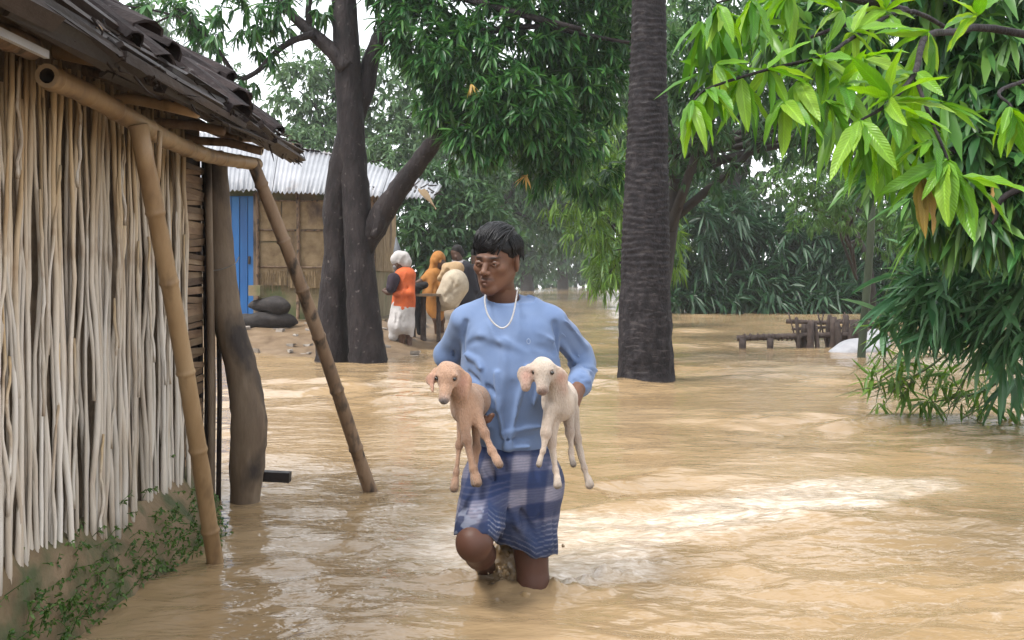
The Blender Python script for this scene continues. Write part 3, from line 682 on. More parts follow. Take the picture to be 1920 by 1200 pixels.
# ridge caps, slipped strips and litter on the roof
for i, (a, c, r) in enumerate([((545, 277), (600, 284), .03), ((600, 286), (668, 296), .028), ((690, 316), (740, 326), .03), ((735, 330), (790, 342), .03), ((775, 342), (826, 350), .028)]):
    MB().tube([P(*a, 17.15), P(*c, 17.1 - .08 * i)], [r, r], 7, flat=(1.8, .6), jitter=.1, seed=i).out('ridge_cap', TIN if i % 2 else TILE, roof2)
for i in range(26):
    px = g.uniform(720, 820); d = 15.3 + (g.uniform(0, 1)) * .9; py = 372 - (d - 15.3) * 28 + (px - 720) * .02; q = P(px, py, d) + [0, 0, .03]
    dv = norm(np.array([g.normal(), g.normal() * .5, g.normal(0, .25)])) * g.uniform(.06, .22)
    MB().tube([q - dv, q + g.normal(0, .01, 3), q + dv], [.012, .014, .008], 5).out('roof_litter', WOOD_D, roof2)
DRY = mat('dry_leaf', [(.32, .22, .12), (.45, .33, .2)], scale=5, rough=.8)
# dried leaf caught in the eave corner
lf = smooth_path([P(790, 356, 15.1), P(800, 372, 15.05), P(818, 394, 15.0)], 8); b = MB(); V = []
for i, p in enumerate(lf):
    wd = .075 * math.sin(math.pi * (i + 1.6) / 8.6) * (1.2 - i / 9) ; V += [p + [-wd, 0, .03], p + [0, -.03, 0], p + [wd, 0, .02]]
part('dried_leaf', V, [(i * 3 + j, i * 3 + j + 1, (i + 1) * 3 + j + 1, (i + 1) * 3 + j) for i in range(7) for j in range(2)], DRY, house)

# rounded dark sacks/logs on the mud bank by the door
STONE = mat('dark_log_bark', [(.018, .014, .014), (.042, .034, .031), (.08, .065, .06)], scale=8, rough=.8, bump=.8, bscale=30)
def lump(name, label, cat, c, r, ang, matl, group=None, seed=0, nse=.12):
    s = SDF(-np.array(r) * 1.5 - .05, np.array(r) * 1.5 + .05, max(r) / 14)
    s.ell((0, 0, 0), r); s.noise(3.0 / max(r), nse * min(r), seed); s.noise(9 / max(r), .3 * nse * min(r), seed + 1)
    V, F = s.mesh(1); q = np.array(Matrix.Rotation(ang, 3, 'Z')); V = V @ q.T + np.array(c)
    return tag(part(name, V, F, matl, origin=(c[0], c[1], c[2] - r[2])), label, cat, group)
def onbank(px, py, d):
    p = P(px, py, d); return p
x, y = (-3.55, 14.45); lump('log', 'dark short log lying lower in the pair by the blue door', 'log', (x, y, gz(x, y) + .12), (.40, .15, .13), .1, STONE, 'short dark logs on the mud bank', 1, .34)
lump('log', 'dark short log resting on top of another by the blue door', 'log', (x + .0, y + .05, gz(x, y) + .31), (.34, .14, .11), -.12, STONE, 'short dark logs on the mud bank', 2, .34)
MB().box((x - .17, y + .02, gz(x, y) + .535), (.17, .2, .15)).out('brick_block', MUDW, None, smooth=False)
tag(bpy.data.objects['brick_block'], 'small square mud block standing on the stacked logs', 'block')
x, y = (P(622, 640, 12.75)[0], 12.75); lump('boulder', 'dark rounded boulder tucked at the foot of the forked tree', 'rock', (x, y, .10), (.19, .16, .26), 0, STONE, None, 4)
g = np.random.default_rng(77); PEB = mat('pale_rubble', [(.3, .25, .2), (.5, .45, .4)], scale=9, rough=.9, bump=.4)
st = MB(); 
for i in range(60):
    xx, yy = g.uniform(-4.0, -.7), g.uniform(12.9, 15.2); r = g.uniform(.015, .05)
    V, F = boxm((xx, yy, gz(xx, yy) + r * .3), (r * 2.4, r * 1.6, r), Matrix.Rotation(g.uniform(0, 3), 3, 'Z')); V = V + g.normal(0, r * .2, V.shape); st.add(V, F)
tag(st.out('rubble', PEB, None, smooth=False), 'scattered pale stones and chips on the mud bank', 'rubble', None, 'stuff')
s_ = MB().tube([P(612, 645, 12.6), P(630, 615, 12.55), P(652, 583, 12.4)], [.014, .012, .010], 6); tag(s_.out('stick', BAMB, None, origin=P(612, 645, 12.6)), 'thin tan stick leaning on the forked tree', 'stick')

# ================================================================ leaves
T8 = np.array([(0, 0, 0), (.22, -.78, .12), (.22, 0, -.05), (.22, .78, .12), (.62, -.85, .12), (.62, 0, -.05), (.62, .85, .12), (1, 0, 0)], float)
F8 = np.array([(0, 2, 1), (0, 3, 2), (1, 2, 5), (1, 5, 4), (2, 3, 6), (2, 6, 5), (4, 5, 7), (5, 6, 7)])
T2 = np.array([(0, 0, 0), (.42, -1, .15), (.42, 1, .15), (1, 0, 0)], float); F2 = np.array([(0, 3, 1), (0, 2, 3)])
def leaf_batch(pos, dr, L, W, droop, tm=8, roll=None):
    T, F = (T8, F8) if tm == 8 else (T2, F2); n = len(pos)
    dr = norm(dr); up = np.tile([0, 0, 1.], (n, 1)); s = np.cross(dr, up); bad = np.linalg.norm(s, axis=1) < .05; s[bad] = [1, 0, 0]; s = norm(s); nr = np.cross(s, dr)
    if roll is not None:
        c, q = np.cos(roll)[:, None], np.sin(roll)[:, None]; s, nr = c * s + q * nr, -q * s + c * nr
    L = np.broadcast_to(L, (n,)); W = np.broadcast_to(W, (n,)); droop = np.broadcast_to(droop, (n,))
    u, v, wq = T[:, 0], T[:, 1], T[:, 2]
    Vv = pos[:, None] + (L[:, None] * u)[..., None] * dr[:, None] + (W[:, None] * .5 * v)[..., None] * s[:, None] + (W[:, None] * wq)[..., None] * nr[:, None]
    Vv[..., 2] -= droop[:, None] * L[:, None] * u ** 2
    Ff = (F[None] + (np.arange(n) * len(T))[:, None, None]).reshape(-1, 3)
    return Vv.reshape(-1, 3), Ff
def sph(g, n):
    return norm(g.normal(size=(n, 3)))
def twig_points(g, clumps, dens):
    """points through the volume of ellipsoid clumps (px,py,d,rx,ry in photo pixels at distance d), more of them near the skin"""
    P_, O_ = [], []
    for (px, py, d, rx, ry, *k) in clumps:
        f = k[0] if k else 1; c = P(px, py, d); r = np.array([rx / FPX * d, .8 * (rx + ry) / 2 / FPX * d, ry / FPX * d])
        n = max(3, int(dens * f * rx * ry / 1000)); u = sph(g, n); t = g.uniform(.25, 1, n) ** .5
        j = 1 + .22 * wnoise(u * 1.0 + c, 5, 3)[:, None]
        P_.append(c + u * r * t[:, None] * j); O_.append(u)
    return np.concatenate(P_), np.concatenate(O_)
def whorls(g, P_, O_, n, L, W, droop, down=.35, out=.5, spread=.8):
    N = len(P_); tw = norm(O_ * out + g.normal(0, .45, (N, 3)) + [0, 0, -down * .6]); pos, dr = [], []
    a = np.cross(tw, norm(g.normal(size=(N, 3)))); a = norm(a); bq = np.cross(tw, a)
    for i in range(n):
        th = 2 * math.pi * (i / n) + g.uniform(-.35, .35, N); rad = np.cos(th)[:, None] * a + np.sin(th)[:, None] * bq
        dr.append(norm(tw * g.uniform(.2, .9, (N, 1)) + rad * spread + [0, 0, -down])); pos.append(P_ + tw * g.uniform(-.02, .02, (N, 1)) * 3 * L)
    pos, dr = np.concatenate(pos), np.concatenate(dr); m = len(pos); Ls = L * g.uniform(.6, 1.2, m)
    return pos, dr, Ls, Ls * W * g.uniform(.8, 1.2, m), droop * g.uniform(.3, 1.4, m)
def fans(g, P_, O_, n, L, W, droop, down=.5):
    N = len(P_); tw = norm(O_ * .6 + g.normal(0, .5, (N, 3)) + [0, 0, -down]); sd = norm(np.cross(tw, norm(g.normal(size=(N, 3))))); pos, dr = [], []
    for i in range(n):
        q = (i / (n - 1) - .5) * 2 if n > 1 else 0
        dr.append(norm(tw * (1.15 - .45 * abs(q)) + sd * q * .85 + g.normal(0, .12, (N, 3)) + [0, 0, -.25])); pos.append(P_ - tw * (L * .35 * abs(q)) )
    pos, dr = np.concatenate(pos), np.concatenate(dr); m = len(pos); Ls = L * g.uniform(.6, 1.2, m)
    return pos, dr, Ls, Ls * W * g.uniform(.8, 1.2, m), droop * g.uniform(.3, 1.4, m)
def rnd(n): return RNG.normal(0, .35, n)
def grid_leaf(name, m, ns=8, prof=None, droop=.25, wave=.03, fold=.35, seed=0):
    """one big leaf, 1 long (+Y), 1 wide (X), blade folded along the midrib and drooping"""
    g = np.random.default_rng(seed); V = []; F = []
    for i in range(ns + 1):
        u = i / ns; hw = .5 * (math.sin(math.pi * min(1, u * .93 + .045) ** .82)) ** .8 if prof is None else prof(u)
        hw = max(hw, .012) if 0 < i < ns else .015
        for v in (-1, -.5, 0, .5, 1):
            V.append((hw * v, u, fold * .25 * abs(v) * hw * 2 - droop * u * u * 2.2 * .5 + (wave * math.sin(u * 17 + v + seed) * abs(v) * hw * 2)))
    for i in range(ns):
        for j in range(4): F.append((i * 5 + j, i * 5 + j + 1, (i + 1) * 5 + j + 1, (i + 1) * 5 + j))
    return mesh_data(name, V, F, m)
def leaf_objs(pos, dr, L, W, meshes, parent, roll=None, name='leaf'):
    for i in range(len(pos)):
        fr = frame(dr[i], 0 if roll is None else roll[i]); M3 = fr * np.array([W[i], L[i], L[i] * .5])
        M4 = Matrix([[*M3[0], pos[i][0]], [*M3[1], pos[i][1]], [*M3[2], pos[i][2]], [0, 0, 0, 1]])
        inst(name, meshes[i % len(meshes)], parent, M4)
def in_view(pos, marg=0):
    px = CX + pos[:, 0] / pos[:, 1] * FPX; py = HY - (pos[:, 2] - CAMH) / pos[:, 1] * FPX
    return (px > -marg) & (px < 1920 + marg) & (py > -marg) & (py < 1200)
def split_big(B, nbig, g):
    """pick the leaves that show largest: nearest to the lens and in view"""
    pos, dr, L, W, dp = B; sc = L / pos[:, 1] * in_view(pos); 
    k = min(nbig, int((sc > 0).sum())); o = np.argsort(-(sc * g.uniform(.9, 1.1, len(sc)))); big = o[:k]; rest = np.ones(len(L), bool); rest[big] = False
    return [a[big] for a in B], [a[rest] for a in B]
def leaf_veins(name, cols, trans=.35, rough=.35):
    m = leaf_mat(name, cols, rough, trans, use_obj=True); nt = m.node_tree; L = nt.links.new
    tc = nt.nodes.new('ShaderNodeTexCoord'); sp = nt.nodes.new('ShaderNodeSeparateXYZ'); L(tc.outputs['Object'], sp.inputs[0])
    ab = nt.nodes.new('ShaderNodeMath'); ab.operation = 'ABSOLUTE'; L(sp.outputs[0], ab.inputs[0])
    mr = nt.nodes.new('ShaderNodeMapRange'); mr.inputs['From Min'].default_value = .015; mr.inputs['From Max'].default_value = .05; mr.inputs['To Min'].default_value = 1.5; mr.inputs['To Max'].default_value = 1.0
    L(ab.outputs[0], mr.inputs['Value'])
    sn = nt.nodes.new('ShaderNodeMath'); sn.operation = 'MULTIPLY_ADD'; L(ab.outputs[0], sn.inputs[0]); sn.inputs[1].default_value = -35; 
    m2 = nt.nodes.new('ShaderNodeMath'); m2.operation = 'MULTIPLY'; L(sp.outputs[1], m2.inputs[0]); m2.inputs[1].default_value = 95; L(m2.outputs[0], sn.inputs[2])
    si = nt.nodes.new('ShaderNodeMath'); si.operation = 'SINE'; L(sn.outputs[0], si.inputs[0])
    mb = nt.nodes.new('ShaderNodeMapRange'); mb.inputs['From Min'].default_value = -1; mb.inputs['To Min'].default_value = .92; mb.inputs['To Max'].default_value = 1.05; L(si.outputs[0], mb.inputs['Value'])
    pr = nt.nodes.new('ShaderNodeMath'); pr.operation = 'MULTIPLY'; L(mr.outputs[0], pr.inputs[0]); L(mb.outputs[0], pr.inputs[1])
    b = nt.nodes['Principled BSDF']; src = b.inputs['Base Color'].links[0].from_socket
    hh = nt.nodes.new('ShaderNodeHueSaturation'); L(src, hh.inputs['Color']); L(pr.outputs[0], hh.inputs['Value']); L(hh.outputs[0], b.inputs['Base Color'])
    bp = nt.nodes.new('ShaderNodeBump'); bp.inputs['Strength'].default_value = .25; bp.inputs['Distance'].default_value = .004; L(si.outputs[0], bp.inputs['Height']); L(bp.outputs[0], b.inputs['Normal'])
    return m

BARK = mat('wet_dark_bark', [(.010, .007, .008), (.024, .017, .018), (.05, .039, .038)], scale=9, rough=.75, bump=.8, bscale=30, bdist=.03, stretch=(1, 1, .4), layer=((.16, .135, .13), 17, .64, .74, (1, 1, .8)), spec=.25)
BARK_F = mat('far_bark', [(.025, .02, .018), (.05, .042, .037)], scale=5, rough=.9, bump=.4)
PALMB = mat('palm_bark', [(.010, .0085, .010), (.024, .020, .023), (.055, .048, .05)], scale=14, rough=.85, bump=.7, bscale=40, bdist=.02, stretch=(1, 1, .7), layer=((.085, .075, .075), 9, .57, .70, (1, 1, 4)), spec=.2)
TWIG = mat('green_twig', [(.10, .14, .04), (.20, .22, .09)], scale=12, rough=.6)
def pathr(pts, d, n=24):
    q = smooth_path([P(a[0], a[1], a[3] if len(a) > 3 else d) for a in pts], n); r = np.interp(np.linspace(0, 1, n), np.linspace(0, 1, len(pts)), [a[2] / FPX * d for a in pts]); return q, r

# ---- forked mango tree
mango = thing('mango_tree', 'tall forked mango tree with dark wet trunk in front of the bamboo house', 'tree', PW(687, 682))
D = 11.9
q, r = pathr([(691, 720, 40), (690, 680, 36), (683, 600, 32), (674, 480, 27), (667, 360, 26), (659, 250, 25), (652, 120, 25), (645, 0, 23), (640, -140, 20), (650, -330, 12)], D, 60)
b = MB().tube(q, r, 20, jitter=.035, seed=1)
q, r = pathr([(622, 715, 36, 12.15), (624, 660, 32, 12.15), (624, 570, 27, 12.12), (632, 470, 24, 12.1), (632, 390, 26, 12.05), (643, 300, 24, 11.95), (655, 225, 16, 11.9)], 12.1, 34); b.tube(q, r, 16, jitter=.04, seed=2)
q, r = pathr([(668, 490, 20), (700, 430, 24), (722, 392, 21, 11.8), (755, 345, 18, 11.7), (790, 298, 17, 11.6), (815, 265, 15, 11.5), (850, 225, 11, 11.3), (930, 170, 7, 11)], D, 34); b.tube(q, r, 12, jitter=.05, seed=3)
q, r = pathr([(714, 385, 12), (712, 420, 13), (700, 445, 8)], 11.75, 8); b.tube(q, r, 8, jitter=.06, seed=4)
q, r = pathr([(664, 240, 14), (685, 170, 17), (698, 105, 16), (728, 45, 13), (770, 0, 11), (850, -70, 8, 11.4), (960, -120, 5, 11)], 12.0, 30); b.tube(q, r, 11, jitter=.05, seed=5)
q, r = pathr([(650, 130, 16), (622, 95, 15), (585, 62, 12), (550, 30, 9), (510, -20, 7), (450, -90, 5)], 11.8, 26); b.tube(q, r, 10, jitter=.05, seed=6)
q, r = pathr([(590, 64, 8), (550, 76, 6.5), (515, 100, 5.5), (485, 132, 5), (449, 147, 4.6), (420, 110, 4.2), (398, 78, 4), (360, 35, 3.2), (320, 10, 2.2)], 11.7, 34); b.tube(q, r, 7, jitter=.05, seed=7)
q, r = pathr([(585, 62, 7), (578, 20, 6), (590, -40, 5)], 11.8, 8); b.tube(q, r, 7, seed=8)
for i, pts in enumerate([[(360, 40, 3), (300, 22, 2.4), (220, 8, 2), (150, -10, 1.4)], [(390, 70, 2.5), (330, 30, 2), (270, 58, 1.5), (255, 75, 1.1)], [(850, 225, 7, 11.3), (920, 240, 5, 11.2), (980, 250, 3, 11)], [(900, 60, 7, 11.3), (1010, 50, 5, 11.4), (1120, 70, 4, 11.5), (1180, 80, 3, 11.5)], [(820, -20, 9, 11.5), (950, 20, 7, 11.3), (1090, 55, 5, 11.3)]]):
    q, r = pathr(pts, 11.6, 16); b.tube(q, r, 6, seed=20 + i)
b.out('trunk', BARK, mango)
MG = leaf_mat('mango_leaf_dark', [(.012, .05, .02), (.026, .095, .03), (.045, .14, .042), (.085, .20, .055)], rough=.36, trans=.28)
MGB = leaf_veins('mango_leaf_mid', [(.016, .06, .02), (.026, .088, .026), (.042, .12, .035)], .28, .34)
g = np.random.default_rng(101)
cl = [(790, 50, 11.6, 80, 90), (870, 120, 11.2, 95, 90), (960, 60, 11.6, 120, 90), (960, 200, 11.0, 105, 85), (900, 250, 11.0, 70, 62, 1.1), (1040, 260, 11.4, 90, 70), (1090, 150, 11.8, 110, 95), (1110, 40, 12, 110, 90), (830, 190, 11.2, 50, 50), (745, -30, 11.8, 70, 60), (1120, 330, 12.2, 60, 45, .8), (1000, -70, 11.8, 190, 70), (1010, 330, 11.5, 45, 30, .7)]
P_, O_ = twig_points(g, cl, 22.0)
cl2 = [(440, 30, 11.6, 100, 55, .55), (540, 20, 11.8, 60, 40, .6), (385, 85, 11.7, 40, 30, .5), (500, 90, 11.7, 40, 30, .5), (360, 60, 11.7, 22, 40, .6), (470, 150, 11.7, 30, 18, .6), (300, 10, 11.6, 80, 25, .5), (200, 0, 11.7, 70, 22, .5), (600, 10, 11.8, 30, 25, .5)]
P2, O2 = twig_points(g, cl2, 16.0); P_ = np.concatenate([P_, P2]); O_ = np.concatenate([O_, O2])
B = whorls(g, P_, O_, 9, .20, .21, .25, down=.45); big, rest = split_big(B, 300, g)
V, F = leaf_batch(*rest, 8, rnd(len(rest[0]))); tag(part('crown', V, F, MG, mango), kind='stuff')
ML = [grid_leaf('leaf', MGB, 5, seed=i, droop=.3 + .1 * i) for i in range(3)]
leaf_objs(big[0], big[1], big[2], big[3], ML, mango)
YB = leaf_mat('young_mango_leaf', [(.42, .24, .08), (.5, .33, .12)], rough=.4)
for (px, py, d) in [(884, 158, 10.6), (986, 330, 10.9)]:
    Bn = whorls(g, np.array([P(px, py, d)]), np.array([[0, -1., -.3]]), 9, .13, .2, .4, down=.5); V, F = leaf_batch(*Bn, 8, rnd(9)); part('young_leaf_tuft', V, F, YB, mango)

# ---- palm trunk
palm = thing('palm_tree', 'single dark ringed palm trunk rising straight from the flood', 'tree', PW(1211, 714))
zs = np.arange(-.5, 6.2, .0105); cx = np.interp(zs, [-.5, 0, .8, 1.6, 2.4, 3.75, 6.2], [P(x, 0, 9.76)[0] for x in (1211, 1211, 1210, 1211, 1214, 1217, 1222)])
rad = np.interp(zs, [-.5, 0, .12, .5, .95, 1.6, 2.3, 3.0, 3.75, 6.2], [v / FPX * 9.76 for v in (58, 55, 52, 50, 47, 43, 39, 35, 31, 27)])
n = 40; a = np.linspace(0, 2 * np.pi, n, endpoint=False); A, Zz = np.meshgrid(a, zs); q3 = np.stack([np.cos(A), np.sin(A), Zz * 2.2], -1)
ring = (Zz + .020 * wnoise(q3, 1.6, 5) + .012 * wnoise(q3, 4.5, 6)) / .062; saw = (ring % 1); prof_ = np.where(saw < .78, saw / .78, (1 - saw) / .22)
up = sstep(.75, 1.25, Zz); crk = np.exp(-(np.abs(wnoise(np.stack([np.cos(A) * 3, np.sin(A) * 3, Zz * .7], -1), 3.2, 7)) / .12) ** 2)
RR = rad[:, None] * (1 + .012 * wnoise(q3, 3, 8)) + .012 * (prof_ - .5) * (.2 + .8 * up) * (1 + .4 * wnoise(q3, 6, 9)) - .014 * crk * (1 - up) + .006 * wnoise(q3, 14, 10) * (1 - up)
V = np.stack([cx[:, None] + RR * np.cos(A), 9.76 + RR * np.sin(A), Zz], -1).reshape(-1, 3); k = len(zs); I = np.arange(k * n).reshape(k, n)
F = np.stack([I[:-1], np.roll(I, -1, 1)[:-1], np.roll(I, -1, 1)[1:], I[1:]], -1).reshape(-1, 4); part('trunk', V, F, PALMB, palm)
# a palm frond crown far above the picture
b = MB(); g = np.random.default_rng(4); top = np.array([cx[-1], 9.76, 6.15]); pos, dr = [], []
for i in range(18):
    th = 2 * math.pi * i / 18; el = g.uniform(-.3, 1.0); dv = np.array([math.cos(th) * math.cos(el), math.sin(th) * math.cos(el), math.sin(el)]); e = top + dv * .9
    b.tube([top, (top + e) / 2 + [0, 0, .03], e], [.03, .02, .012], 5)
    for j in range(22):
        s2 = norm(np.cross(dv, [0, 0, 1])); f = (j / 21 - .5) * 2.6; pos.append(e); dr.append(norm(dv * math.cos(f) + s2 * math.sin(f) + [0, 0, -.2]))
b.out('frond_stalks', BARK_F, palm); V, F = leaf_batch(np.array(pos), np.array(dr), .7, .06, .25, 8); tag(part('crown', V, F, MG, palm), kind='stuff')
# ================================================================ background trees
def bgtree(name, label, base, clumps, dens, style, L, W, m, group=None, seed=0, nl=6, tm=2, trunk_r=.16, droop=.3, limbs=True, down=.4):
    g = np.random.default_rng(seed); t = thing(name, label, 'tree' if 'bamboo' not in name else 'bamboo', (base[0], base[1], min(0, base[2])), group)
    b = MB(); c0 = np.mean([P(*c[:3]) for c in clumps], 0); top = np.array([base[0] * .6 + c0[0] * .4, base[1], max(c0[2], base[2] + 1)])
    p0 = np.array([base[0], base[1], base[2] - .5])
    b.tube(smooth_path([p0, p0 * .5 + top * .5 + g.normal(0, .1, 3), top], 9), np.linspace(trunk_r, trunk_r * .55, 9), 8, jitter=.05, seed=seed)
    if limbs:
        for c in clumps:
            e = P(*c[:3]); s_ = p0 + (top - p0) * g.uniform(.5, .95); b.tube(smooth_path([s_, (s_ + e) / 2 + g.normal(0, .15, 3), e], 6), np.linspace(trunk_r * .45, trunk_r * .1, 6), 5, seed=seed)
    b.out('trunk' if 'bamboo' not in name else 'culms', BARK_F, t)
    P_, O_ = twig_points(g, clumps, dens); B = (whorls(g, P_, O_, nl, L, W, droop, down=down) if style == 'w' else fans(g, P_, O_, nl, L, W, droop, down=down))
    V, F = leaf_batch(*B, tm, g.normal(0, .4, len(B[0]))); tag(part('crown', V, F, m, t), kind='stuff'); return t
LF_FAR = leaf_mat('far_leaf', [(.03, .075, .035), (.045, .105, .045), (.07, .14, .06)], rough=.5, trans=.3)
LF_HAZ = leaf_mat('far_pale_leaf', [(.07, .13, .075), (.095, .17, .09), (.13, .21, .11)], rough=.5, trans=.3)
LF_MID = leaf_mat('mid_leaf', [(.018, .06, .025), (.03, .088, .03), (.05, .125, .04)], rough=.42, trans=.3)
LF_YEL = leaf_mat('yellow_green_leaf', [(.06, .14, .02), (.10, .20, .03), (.16, .27, .05)], rough=.42, trans=.4)
LF_DK = leaf_mat('thicket_leaf', [(.012, .04, .022), (.02, .062, .032), (.035, .092, .045)], rough=.4, trans=.25)
LF_FEA = leaf_mat('feathery_leaf', [(.06, .14, .045), (.085, .185, .06), (.13, .24, .085)], rough=.45, trans=.4)

# bamboo hanging beside the palm
bgtree('bamboo_clump', 'yellow-green bamboo drooping to the water beside the ringed palm trunk', (3.2, 21, 0), [(1060, 300, 20, 60, 60), (1130, 360, 20, 70, 70), (1095, 420, 20, 50, 45), (1150, 470, 20, 55, 60), (1135, 520, 20, 40, 32, 1.1), (1160, 260, 20, 50, 60), (1060, 380, 20, 40, 35, .6), (1190, 540, 20, 40, 25), (1230, 430, 20.5, 60, 120)], 20, 'f', .30, .13, LF_YEL, None, 11, 6, 8, .09, .4)
# mango canopy behind the palm, to its right
bgtree('mango_tree', 'dense dark mango canopy hanging right behind the ringed palm trunk', (2.25, 16.5, 0), [(1290, 60, 14, 70, 110), (1360, 170, 14.5, 90, 95), (1300, 230, 15, 60, 70), (1440, 60, 14.5, 110, 110), (1560, 110, 15, 120, 120), (1480, 230, 15.5, 110, 80), (1340, 320, 16, 80, 55, .8), (1240, 140, 15, 60, 120), (1680, 180, 15.5, 130, 130), (1600, 260, 16, 90, 60), (1800, 200, 16, 140, 160), (1220, 300, 16, 60, 60)], 11, 'w', .21, .22, LF_MID, None, 12, 8, 8, .2, .25)
# feathery pale shrub tree
bgtree('feathery_tree', 'pale feathery tree with fine leaves above the dark bamboo thicket', (7.25, 20.2, 0), [(1500, 320, 18, 60, 45), (1560, 350, 18, 75, 60), (1600, 400, 18, 60, 50), (1520, 400, 18, 55, 45), (1630, 330, 18.4, 50, 45), (1450, 345, 18.5, 40, 30, .7), (1650, 430, 18, 40, 60), (1700, 400, 18, 60, 90)], 42, 'f', .13, .2, LF_FEA, None, 13, 7, 2, .08, .3, down=.2)
# dark thicket at the far bank: several clumps
th = [(1300, 440, 29, 60, 90), (1290, 530, 29, 55, 55), (1370, 430, 30, 70, 80), (1370, 535, 29, 70, 50)], [(1450, 470, 30, 80, 80), (1450, 540, 29, 75, 45)], [(1540, 480, 30, 80, 80), (1540, 540, 29, 75, 45)], [(1640, 470, 29, 80, 90), (1640, 545, 28.6, 75, 42), (1740, 480, 29, 90, 110), (1850, 470, 29, 100, 120)]
lb = ['dark bamboo thicket dipping in the water just right of the palm trunk', 'dark bamboo thicket at the far bank under the feathery tree, palm side', 'dark bamboo thicket at the far bank behind the driftwood heap', 'dark bamboo thicket at the far bank behind the green pole']
for i, c in enumerate(th):
    c = c + [(px_, 562, 28.4, 60, 20, 1.3) for px_ in ((1285, 1360), (1430, 1490), (1540, 1600), (1660, 1740, 1820))[i]]
    bgtree('bamboo_thicket', lb[i], (P(c[0][0], 0, 31)[0], 31.5, 0), c, 26, 'f', .62, .15, LF_DK, 'bamboo thicket along the far bank', 30 + i, 6, 2, .1, .45, down=.15)
# hazy trees beyond the house
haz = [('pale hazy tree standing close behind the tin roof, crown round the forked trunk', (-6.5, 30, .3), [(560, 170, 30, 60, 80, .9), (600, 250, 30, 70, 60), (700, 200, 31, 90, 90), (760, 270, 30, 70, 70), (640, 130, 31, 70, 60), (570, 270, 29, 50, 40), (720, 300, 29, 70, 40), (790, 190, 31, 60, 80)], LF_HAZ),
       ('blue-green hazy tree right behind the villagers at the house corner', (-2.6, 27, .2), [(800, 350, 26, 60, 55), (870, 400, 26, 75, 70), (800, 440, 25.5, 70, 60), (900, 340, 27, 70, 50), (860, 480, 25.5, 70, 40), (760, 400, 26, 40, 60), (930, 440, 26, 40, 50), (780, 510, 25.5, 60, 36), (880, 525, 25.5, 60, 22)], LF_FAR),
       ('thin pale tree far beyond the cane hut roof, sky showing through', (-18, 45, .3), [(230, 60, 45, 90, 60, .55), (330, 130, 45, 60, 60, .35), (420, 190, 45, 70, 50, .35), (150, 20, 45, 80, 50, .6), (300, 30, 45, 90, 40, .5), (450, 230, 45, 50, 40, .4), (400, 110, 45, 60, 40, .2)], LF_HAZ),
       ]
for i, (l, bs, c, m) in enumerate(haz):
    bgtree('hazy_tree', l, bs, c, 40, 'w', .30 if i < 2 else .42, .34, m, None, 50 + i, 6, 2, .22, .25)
# far row along the opposite shore
far = [('round dark tree on the far shore with its trunk standing in bright water', 990, 540, 75, [(990, 440, 75, 50, 60), (970, 380, 75, 60, 45), (1000, 490, 75, 40, 28)]),
       ('broad dark tree on the far shore, second from the drooping bamboo', 1055, 537, 85, [(1060, 420, 85, 60, 70), (1050, 360, 85, 70, 50), (1065, 490, 85, 50, 28)]),
       ('tall dark tree on the far shore partly behind the drooping bamboo', 1110, 535, 95, [(1110, 420, 95, 60, 90), (1120, 340, 95, 60, 60), (1105, 490, 95, 45, 25)]),
       ('dark tree on the far shore hidden mostly by the wading man', 935, 540, 78, [(930, 470, 78, 50, 50), (920, 400, 78, 60, 60)])]
for i, (l, px, py, d, c) in enumerate(far):
    q = P(px, 0, d); bgtree('far_tree', l, (q[0], d, 0), c, 55, 'w', .75, .4, LF_FAR, 'trees on the far shore', 60 + i, 6, 2, .5, .2)
# tall woods closing the view on the right and behind
wd = [('tall pale-green woodland tree far behind the thicket near the palm', 9.5, 42, [(1290, 330, 42, 70, 90), (1380, 300, 42, 90, 100), (1300, 180, 42, 90, 100), (1420, 180, 42, 100, 100), (1320, 60, 42, 100, 90), (1440, 50, 42, 90, 80), (1390, 400, 42, 90, 60), (1300, 480, 42, 80, 60), (1420, 500, 42, 90, 50)]),
      ('tall woodland tree far behind the feathery tree', 16, 44, [(1560, 250, 44, 110, 110), (1620, 120, 44, 120, 110), (1520, 380, 44, 90, 80), (1650, 380, 44, 110, 90), (1560, 30, 44, 100, 80), (1540, 490, 44, 90, 60), (1640, 490, 44, 90, 60)]),
      ('tall woodland tree far behind the hanging branches at the flooded yard edge', 24, 46, [(1800, 250, 46, 140, 130), (1850, 100, 46, 140, 120), (1780, 420, 46, 140, 100), (1930, 350, 46, 120, 140)])]
for i, (l, x, y, c) in enumerate(wd):
    bgtree('woodland_tree', l, (x, y, 0), c, 20, 'w', .5, .36, LF_FAR, 'woodland trees behind the thicket', 70 + i, 6, 2, .3, .25)
bgtree('woodland_tree', 'tall hazy woodland tree filling the gap above the far shore', (7.4, 55, 0), [(860, 250, 55, 80, 80), (930, 280, 55, 90, 80), (1020, 300, 55, 90, 70), (940, 170, 55, 90, 80), (1080, 220, 55, 90, 80), (840, 150, 55, 70, 70), (900, 380, 55, 110, 80), (1050, 380, 55, 110, 80), (1140, 360, 55, 90, 130)], 24, 'w', .55, .36, LF_HAZ, 'woodland trees behind the thicket', 79, 6, 2, .35, .25)

